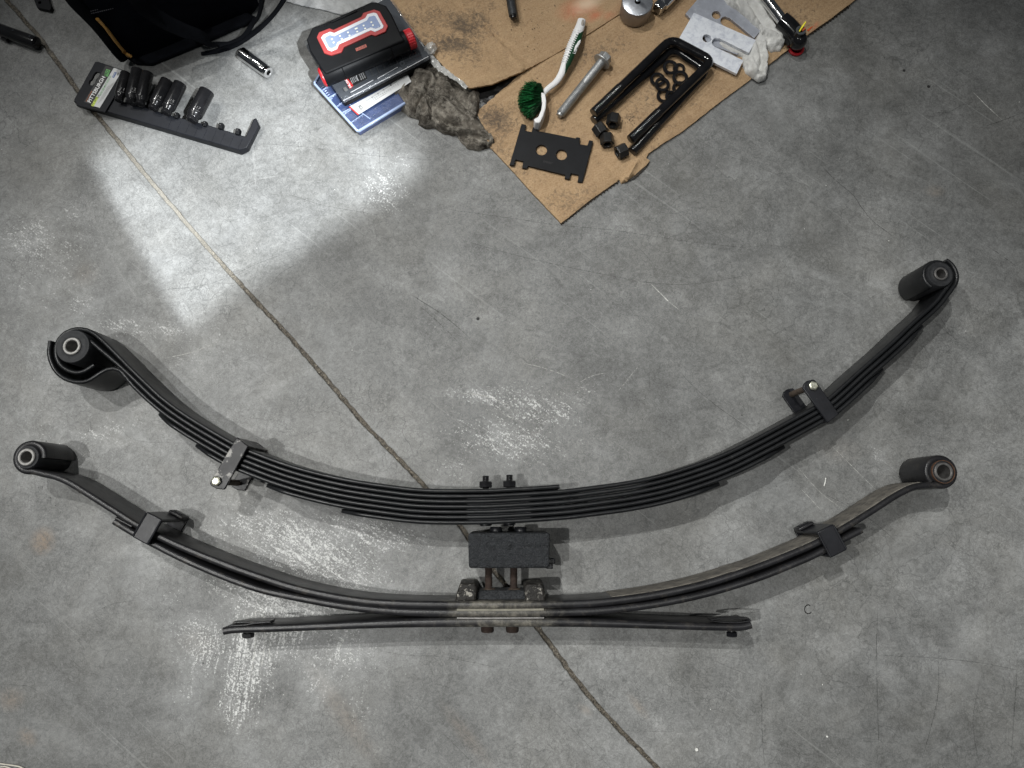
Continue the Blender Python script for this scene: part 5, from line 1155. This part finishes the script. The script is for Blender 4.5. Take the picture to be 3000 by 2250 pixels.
# impact adapter at the left edge
t = Thing('black_ratchet_end', 'black cylindrical impact extension with three bright dimples at the left edge', 'extension', P(60, 115, 0)); t.o.name = 'impact_extension'
A_ = P(112, 128, .0115); B_ = P(-6, 86, .0115); ax = B_-A_; L_ = ax.length
t.part('barrel', MB().lathe([(.0045, -.0005), (.0080, .0005), (.0108, .003), (.0112, .006), (.0112, L_-.003), (.0100, L_)], A_, ax, 32), blkchrome)
for f in (.12, .53, .90): t.part('dimple', MB().lathe([(.0013, 0), (.0013, .0006)], A_+ax*f+Vector((.0, .0035, .0105)), (0, .3, 1), 14), chrome)
t.part('collar', MB().box(A_+ax*.85+Vector((.0, -.011, -.005)), (.012, .008, .008), ax), blkchrome, bevel=.001)
t = Thing('black_bracket', 'small black steel plate with a hole at the top edge, left of the bag', 'plate', P(122, 5, 0))
t.part('plate', sheet([P2(x, y, .008) for x, y in [(88, -30), (108, 22), (146, 30), (150, 20), (128, -40)]], lambda x, y, d: .008, .0075, 1, holes=[circ(116, 7, 5, .008)], grid=False), satin, smooth=False, bevel=.0006)

# ------------------------------------------------------------------ stacked boxes and work light
def s3c(x, y): return (880+x/3.814, 180+y/3.814)
def s2b(x, y): return (880+x/5.53, y/5.53)
zo = .022
PO = Thing('parts_organizer', 'translucent blue compartment box under the drill bit case', 'parts box', P(1045, 320, 0))
op = [s3c(152, 240), s3c(640, 775), s3c(1170, 455), (1060, 120), (975, 150)]; ob = [P2(*p, zo) for p in op]
cx, cy = sum(p[0] for p in ob)/5, sum(p[1] for p in ob)/5
PO.part('tray', MB().prism2([(cx+(p[0]-cx)*.975, cy+(p[1]-cy)*.975) for p in ob], .0005, ob, zo-.0035), bluep, bevel=.0015)
def strip(owner, name, a, b, z, w, h, m, parent=None):
    A0, B0 = P(*a, z), P(*b, z); return owner.part(name, MB().box((A0+B0)/2-Vector((0, 0, h/2)), ((B0-A0).length, w, h), B0-A0), m, parent=parent, bevel=min(w, h)*.3)
lid = PO.part('lid', MB().prism([(cx+(p[0]-cx)*.99, cy+(p[1]-cy)*.99) for p in ob], zo-.0030, zo-.0018), clearb)
for a, b, w_ in ((op[0], op[1], .0042), (op[1], op[2], .0040), (op[0], op[4], .0035)): strip(PO, 'rim', a, b, zo+.0004, w_, .005, bluel, lid)
for a, b in (((300, 410), (700, 180)), ((450, 578), (1000, 300)), ((470, 420), (780, 640))): strip(PO, 'divider', s3c(*a), s3c(*b), zo-.0005, .0016, .004, bluel, lid)
for k in range(5):
    f = (k+1)/6; strip(PO, 'divider', s3c(152+488*f+10, 240+535*f-8), s3c(152+488*f+150, 240+535*f-105), zo-.001, .0008, .003, bluel, lid)
strip(PO, 'latch', s3c(775, 690), s3c(890, 612), zo-.004, .006, .006, bluel)
for a, b in (((640, 640), (1040, 420)), ((660, 690), (1060, 470))): strip(PO, 'lid_bead', s3c(*a), s3c(*b), zo+.0006, .0010, .0012, clearb, lid)
rnd = random.Random(2)
hw_ = MB()
for _ in range(70):
    u, v = rnd.random(), rnd.random(); x = 190+u*430+v*40; y = 290+u*420-v*60; p = P(*s3c(x, y), zo-.006); a_ = rnd.random()*3
    hw_.tube([p, p+Vector((math.cos(a_)*.006, math.sin(a_)*.006, 0))], .0011, 6)
o_ = PO.part('small_parts', hw_, mat('dark_blue_parts', (.05, .08, .22), .4)); o_['kind'] = 'stuff'
for k in range(7): strip(PO, 'raised_mark', s3c(236+k*16, 292+k*22), s3c(262+k*16, 276+k*22), zo-.0006, .0016, .0010, bluel, lid)
# printed slip
SG = Thing('printed_ruler_card', 'white printed ruler card with red end strip, between the two plastic cases', 'card', P(1100, 290, zo))
zg = zo+.0024; sg = [s3c(545, 505), s3c(643, 596), s3c(1240, 225), s3c(1200, 150)]
SG.part('card', MB().prism([P2(*p, zg) for p in sg], zo+.0016, zg), paperw)
SG.part('red_strip', MB().prism([P2(*s3c(x, y), zg+.0002) for x, y in [(540, 508), (556, 500), (655, 590), (641, 600)]], zg, zg+.0002), inkred)
text('SGS', s3c(640, 505), s3c(676, 545), 11, zg+.0003, inkk, SG, bold=.02)
for k in range(17):
    x, y = 745+k*21, 455-k*13.2; L_ = 1.0 if k % 4 == 0 else .55
    strip(SG, 'tick', s3c(x, y), s3c(x+17*L_, y+24*L_), zg+.0003, .0003, .0002, inkk)
strip(SG, 'scale_line', s3c(735, 440), s3c(1075, 226), zg+.0003, .0003, .0002, inkk); strip(SG, 'scale_line', s3c(765, 478), s3c(965, 352), zg+.0003, .0003, .0002, inkk)
for n_, x, y in (('1', 1010, 275), ('2', 930, 328), ('3', 865, 372), ('4', 800, 412)): text(n_, s3c(x, y), s3c(x+12, y-8), 5, zg+.0003, inkk, SG, 'number')
# drill bit case
DC = Thing('drill_bit_case', 'clear lidded black bit case with a red brand label, under the work light', 'case', P(1080, 200, zo))
zd = .046; dcp = [s3c(472, 440), (1256, 166), (1262, 155), (1135, -25), (888, 120), (905, 150)]
dw = [P2(*p, zd) for p in dcp]; cx, cy = sum(p[0] for p in dw)/6, sum(p[1] for p in dw)/6
DC.part('base', MB().prism([(cx+(p[0]-cx)*.985, cy+(p[1]-cy)*.985) for p in dw], zo+.0028, .036), plastb, bevel=.002)
ld = DC.part('lid', MB().prism(dw, .0363, zd), clearp, bevel=.002)
for a, b in ((s3c(478, 436), s3c(820, 262)), (s3c(820, 262), s3c(1160, 88)), (s3c(1160, 88), (1255, 165)), (s3c(560, 345), s3c(815, 205)), (s3c(860, 190), s3c(1090, 60))): strip(DC, 'lid_edge', a, b, zd+.0006, .0010, .0014, mat('bright_lid_edge', (.55, .56, .58), .15, 0, .1, 60, 0), ld)
strip(DC, 'hinge_bar', s3c(575, 385), s3c(1130, 70), zd-.001, .0085, .003, clearp, ld)
for x, y in ((515, 405), (1140, 22)): DC.part('pivot', MB().ring(.0022, .0048, zd-.002, zd+.0010, P(*s3c(x, y), zd)*1.0-Vector((0, 0, zd)), seg=24), clearp, parent=ld)
zl = zd+.0002
DC.part('brand_label', MB().prism([P2(*s2b(x, y), zl) for x, y in [(700, 1240), (745, 1230), (856, 1385), (815, 1430), (790, 1425)]], zd-.0015, zl), inkred)
DC.part('info_label', MB().prism([P2(*s2b(x, y), zl) for x, y in [(745, 1225), (1015, 1110), (1085, 1270), (862, 1388)]], zd-.0015, zl), inkk)
text('HUSKY', s2b(835, 1405), s2b(728, 1238), 8, zl+.0003, inkw, DC, bold=.015, nx=None)
for k in range(4): text('DRILL AND DRIVE SET 28 PIECE', s2b(850-k*2+k*28, 1350-k*14), s2b(790+k*24, 1205-k*4), 2.6, zl+.0003, inkw, DC, 'small_print')
for k in range(3): text('METAL WOOD MASONRY', s2b(1000+k*30, 1290-k*16), s2b(950+k*30, 1180-k*12), 3.2, zl+.0003, inkw, DC, 'small_print')
DC.part('label_arc', MB().tube([P(*s2b(985-75*math.cos(t), 1225+95*math.sin(t)), zl+.0003) for t in np.linspace(-.9, 1.0, 14)], .0005, 6), inkw)
for k in range(9):
    p = (1100+k*26, 246-k*13)
    DC.part('drill_bit', MB().lathe([(.0012, 0), (.0014, .022)], P(1075+k*18, 232-k*9, .037), (-.4, .9, 0), 10), steeld)
DC.part('grey_tab', MB().prism([P2(*s2b(x, y), zl) for x, y in [(690, 1425), (735, 1405), (775, 1455), (725, 1480)]], zd-.001, zl), inklg)

# work light
WL = Thing('work_light', 'black and red LED work light with ribbed red end caps on the stacked cases', 'work light', P(1060, 110, .046))
zt = .086
def wp(pts, z=zt): return [P2(*s2b(x, y), z) for x, y in pts]
hs = [(92, 640), (185, 440), (340, 385), (1150, 20), (1230, 25), (1390, 85), (1480, 220), (1640, 560), (1700, 645), (400, 1195), (330, 1110), (150, 830)]
hs0 = wp(hs); cx, cy = sum(p[0] for p in hs0)/len(hs0), sum(p[1] for p in hs0)/len(hs0)
WL.part('housing', MB().prism2([(cx+(p[0]-cx)*.93, cy+(p[1]-cy)*.93) for p in hs0][::-1], .0540, hs0[::-1], zt), plastb, bevel=.003, bseg=3)
for s, poly in ((1, [(470, 345), (900, 140), (925, 175), (500, 365)]),): WL.part('top_rail', MB().prism(wp(poly, zt+.002), zt-.002, zt+.002), plastb, bevel=.0008)
for k in range(3):
    for ox, oy in ((365+k*38, 392-k*20), (925+k*38, 140-k*18)): WL.part('grip_notch', MB().prism(wp([(ox, oy), (ox+16, oy-7), (ox+32, oy+26), (ox+14, oy+32)], zt+.001), zt-.001, zt+.001), plastb)
red_o = [(262, 605), (300, 520), (470, 455), (535, 480), (985, 270), (1020, 205), (1190, 152), (1285, 180), (1420, 420), (1380, 510), (1215, 580), (1150, 558), (705, 755), (665, 840), (495, 892), (385, 858)]
white_o = [(332, 608), (368, 560), (478, 510), (548, 530), (1050, 290), (1085, 228), (1190, 200), (1238, 215), (1350, 420), (1335, 455), (1210, 515), (1140, 488), (625, 715), (595, 790), (500, 830), (440, 805)]
lens_o = [(395, 625), (415, 595), (480, 565), (550, 585), (1075, 330), (1110, 268), (1190, 250), (1215, 262), (1300, 415), (1285, 435), (1215, 462), (1140, 438), (600, 680), (565, 760), (505, 780), (460, 765)]
WL.part('red_bezel', MB().prism(wp(red_o, zt+.0026), zt-.001, zt+.0026), redd, bevel=.0008)
WL.part('white_rim', MB().prism(wp(white_o, zt+.0034), zt, zt+.0034), mat('rim_white', (.60, .62, .66), .35, 0, .06, 60), bevel=.0006)
WL.part('lens', MB().prism(wp(lens_o, zt+.0040), zt, zt+.0040), lens_m, bevel=.0006)
for x, y in [(512, 635), (540, 688), (643, 582), (670, 630), (772, 525), (797, 575), (905, 462), (922, 512), (1025, 415), (1050, 462), (1150, 360), (1177, 408)]:
    p = P(*s2b(x, y), zt+.0044); WL.part('led_chip', MB().box(p, (.0028 if x != 905 else .005, .0024, .0005), (1, .45, 0)), led_m)
# barrel with end caps
a = P(*s2b(385, 1245), .0680); b = P(*s2b(1765, 640), .0680); dr = (b-a).normalized(); rb = .0152
a2 = a+dr*.002; WL.part('barrel', MB().lathe([(rb, 0), (rb, (b-a2).length-.006)], a2+Vector((0, 0, 0)), dr, 40), plastb)
WL.part('barrel_cover', MB().lathe([(rb+.0004, 0), (rb+.0022, .002), (rb+.0022, (b-a).length*.56), (rb+.0004, (b-a).length*.56+.002)], a+dr*((b-a).length*.20), dr, 40), plastb)
for x0, x1 in (((345, 1190), (640, 1070)), ((1425, 735), (1700, 625))):
    p0 = P(*s2b(*x0), .0680); p1 = P(*s2b(*x1), .0680); q0 = a+dr*((p0-a).dot(dr)); q1 = a+dr*((p1-a).dot(dr))
    WL.part('barrel_sleeve', MB().lathe([(rb+.0008, 0), (rb+.0014, .001), (rb+.0014, (q1-q0).length)], q0, dr, 40), plastb)
    mm = (q0+q1)/2+Vector((-.004, .0085, rb*.98)); WL.part('screw_hole', MB().lathe([(.0022, 0), (.0022, .0012)], mm, (-.2, .45, 1), 14), holem)
cap = WL.part('end_cap', MB().lathe([(rb-.003, 0), (rb-.001, .001), (rb+.0006, .003), (rb+.0006, .0125), (rb-.0015, .0145), (.010, .0150)], b-dr*.006, dr, 40), redp)
for k in range(26):
    t = k*2*PI/26; u_ = Vector((0, 0, 1)); v_ = dr.cross(u_).normalized(); off = (u_*math.cos(t)+v_*math.sin(t))*(rb+.0004)
    if off.z > -.01: WL.part('rib', MB().tube([b-dr*.004+off, b+dr*.0075+off], .0007, 6), redp, parent=cap)
WL.part('end_cap', MB().lathe([(.010, -.006), (rb-.002, -.0055), (rb+.0006, -.003), (rb+.0006, .002)], a, dr, 40), redp, label='smooth bright red left end cap')
lo2 = [(890, 785), (1060, 715), (1078, 760), (908, 830)]
WL.part('brand_plate', MB().prism(wp(lo2, zt+.0006), zt, zt+.0006), inkbrick)
text('ULINE', s2b(918, 815), s2b(1062, 757), 6.8, zt+.0009, inkk, WL)

# ------------------------------------------------------------------ tool bag
BG = Thing('tool_bag', 'dark navy canvas tool bag with tan piping, a webbing carry loop and its modelled shadow at the top left', 'bag', P(520, 60, 0))
f0 = Vector(P2(398, 188)); f1 = Vector(P2(770, 30)); fd = (f1-f0); back = Vector((-fd.y, fd.x)).normalized()
Wd = .30; Hb = .21
g0, g1, g2 = 22, 14, 12
def bagp(u, v, w):
    """u along the front, v depth, w height 0..1"""
    bul = math.sin(PI*u)*.012*math.sin(PI*w); x = f0+fd*u+back*(v*Wd-bul*(1 if v < .5 else -1))
    pinch = (w**2)*.05; x = x+back*(pinch*(1-2*v)*.5)
    n_ = .005*N3(x.x, x.y+w*.2, 14, 3)
    lift = .016*(1-min(1, 8*min(u, 1-u, .125)))**2 if w < .1 else 0
    return Vector((x.x+n_, x.y+n_, max(.001, w*Hb+lift)))
mb = MB()
def patch(fn, a, b):
    vs = [fn(i/a, j/b) for j in range(b+1) for i in range(a+1)]
    fs = [(j*(a+1)+i, j*(a+1)+i+1, (j+1)*(a+1)+i+1, (j+1)*(a+1)+i) for j in range(b) for i in range(a)]; mb.add(vs, fs)
patch(lambda u, w: bagp(u, 0, w), g0, g2); patch(lambda u, w: bagp(u, 1, w), g0, g2); patch(lambda v, w: bagp(0, v, w), g1, g2); patch(lambda v, w: bagp(1, v, w), g1, g2)
patch(lambda u, v: bagp(u, v, 1), g0, g1); patch(lambda u, v: bagp(u, v, 0), g0, g1)
BG.part('bag_body', mb, navy, angle=60)
edge = [bagp(0, 0, w)+Vector((-.002, -.002, 0)) for w in np.linspace(.02, 1, 20)]
BG.part('side_gusset', MB().tube([e+Vector((-.011, .004, -.002)) for e in edge], .012, 14, sq=.8), web)
pip = [e+Vector((.003, -.003, .004)) for e in edge[1:11]]
BG.part('piping', MB().tube(catmull([pip[0]+Vector((.010, -.006, 0)), pip[0]+Vector((.006, -.004, .004))]+pip[1:], .004), [.0022]*4+[.0042]*60 if False else .0024, 10, sq=1.6), yellowp)
BG.part('piping', MB().tube([e+Vector((.0, -.002, .004)) for e in edge[15:]], .0028, 10), yellowp)
base_f = MB().prism([P2(*p, .004) for p in [(372, 172), (400, 190), (445, 192), (600, 128), (760, 58), (700, 30), (500, 60)]], .0004, .012)
BG.part('base_panel', base_f, mat('dark_bag_base', (.008, .009, .012), .8, 0, .3, 60, .6, 500, .001, spec=0.05), bevel=.004, bseg=3)
def strap(pts, zs, w, th, m):
    pth = catmull([P(x, y, z) for (x, y), z in zip(pts, zs)], .005); n = len(pth); vs = []; fs = []
    for i, p in enumerate(pth):
        t = (pth[min(i+1, n-1)]-pth[max(i-1, 0)]).normalized(); f = i/(n-1); ww = float(np.interp(f, np.linspace(0, 1, len(w)), w))
        q_ = t.cross(Vector((0, 0, 1))).normalized(); u_ = q_.cross(t)
        vs += [p+q_*ww/2+u_*th/2, p-q_*ww/2+u_*th/2, p-q_*ww/2-u_*th/2, p+q_*ww/2-u_*th/2]
    for i in range(n-1):
        for k in range(4): fs.append((4*i+k, 4*i+(k+1) % 4, 4*i+4+(k+1) % 4, 4*i+4+k))
    fs += [(0, 1, 2, 3), (4*n-1, 4*n-2, 4*n-3, 4*n-4)]
    return MB().add(vs, fs)
BG.part('handle_and_shadow', strap([(395, -20), (430, 25), (480, 62), (540, 90), (590, 108), (622, 128), (640, 131), (680, 124), (715, 105), (740, 70), (758, 45), (770, -20)], [.16, .13, .10, .075, .055, .035, .022, .025, .04, .055, .075, .12], [.030, .030, .030, .028, .026, .016, .006, .008, .009, .010, .016, .024], .0025, web), web)
BG.part('handle_and_shadow', strap([(590, 158), (640, 148), (690, 130), (745, 95), (790, 55), (825, 10), (850, -40)], [.003, .006, .010, .018, .03, .045, .06], [.006, .010, .011, .010, .008, .008, .010], .0022, web), web)  # dark strip modelled in place of the carry loop's cast shadow
st_ = MB()
for k in range(26):
    f = k/26; p = P(265+f*160, 33-f*38, .13-.02*f); p2 = P(265+(f+.022)*160, 33-(f+.022)*38, .13-.02*f); st_.tube([p, p2], .0007, 5)
    st_.tube([P(267+f*160, 40-f*38, .13-.02*f), P(267+(f+.022)*160, 40-(f+.022)*38, .13-.02*f)], .0007, 5)
BG.part('stitching', st_, stitch)
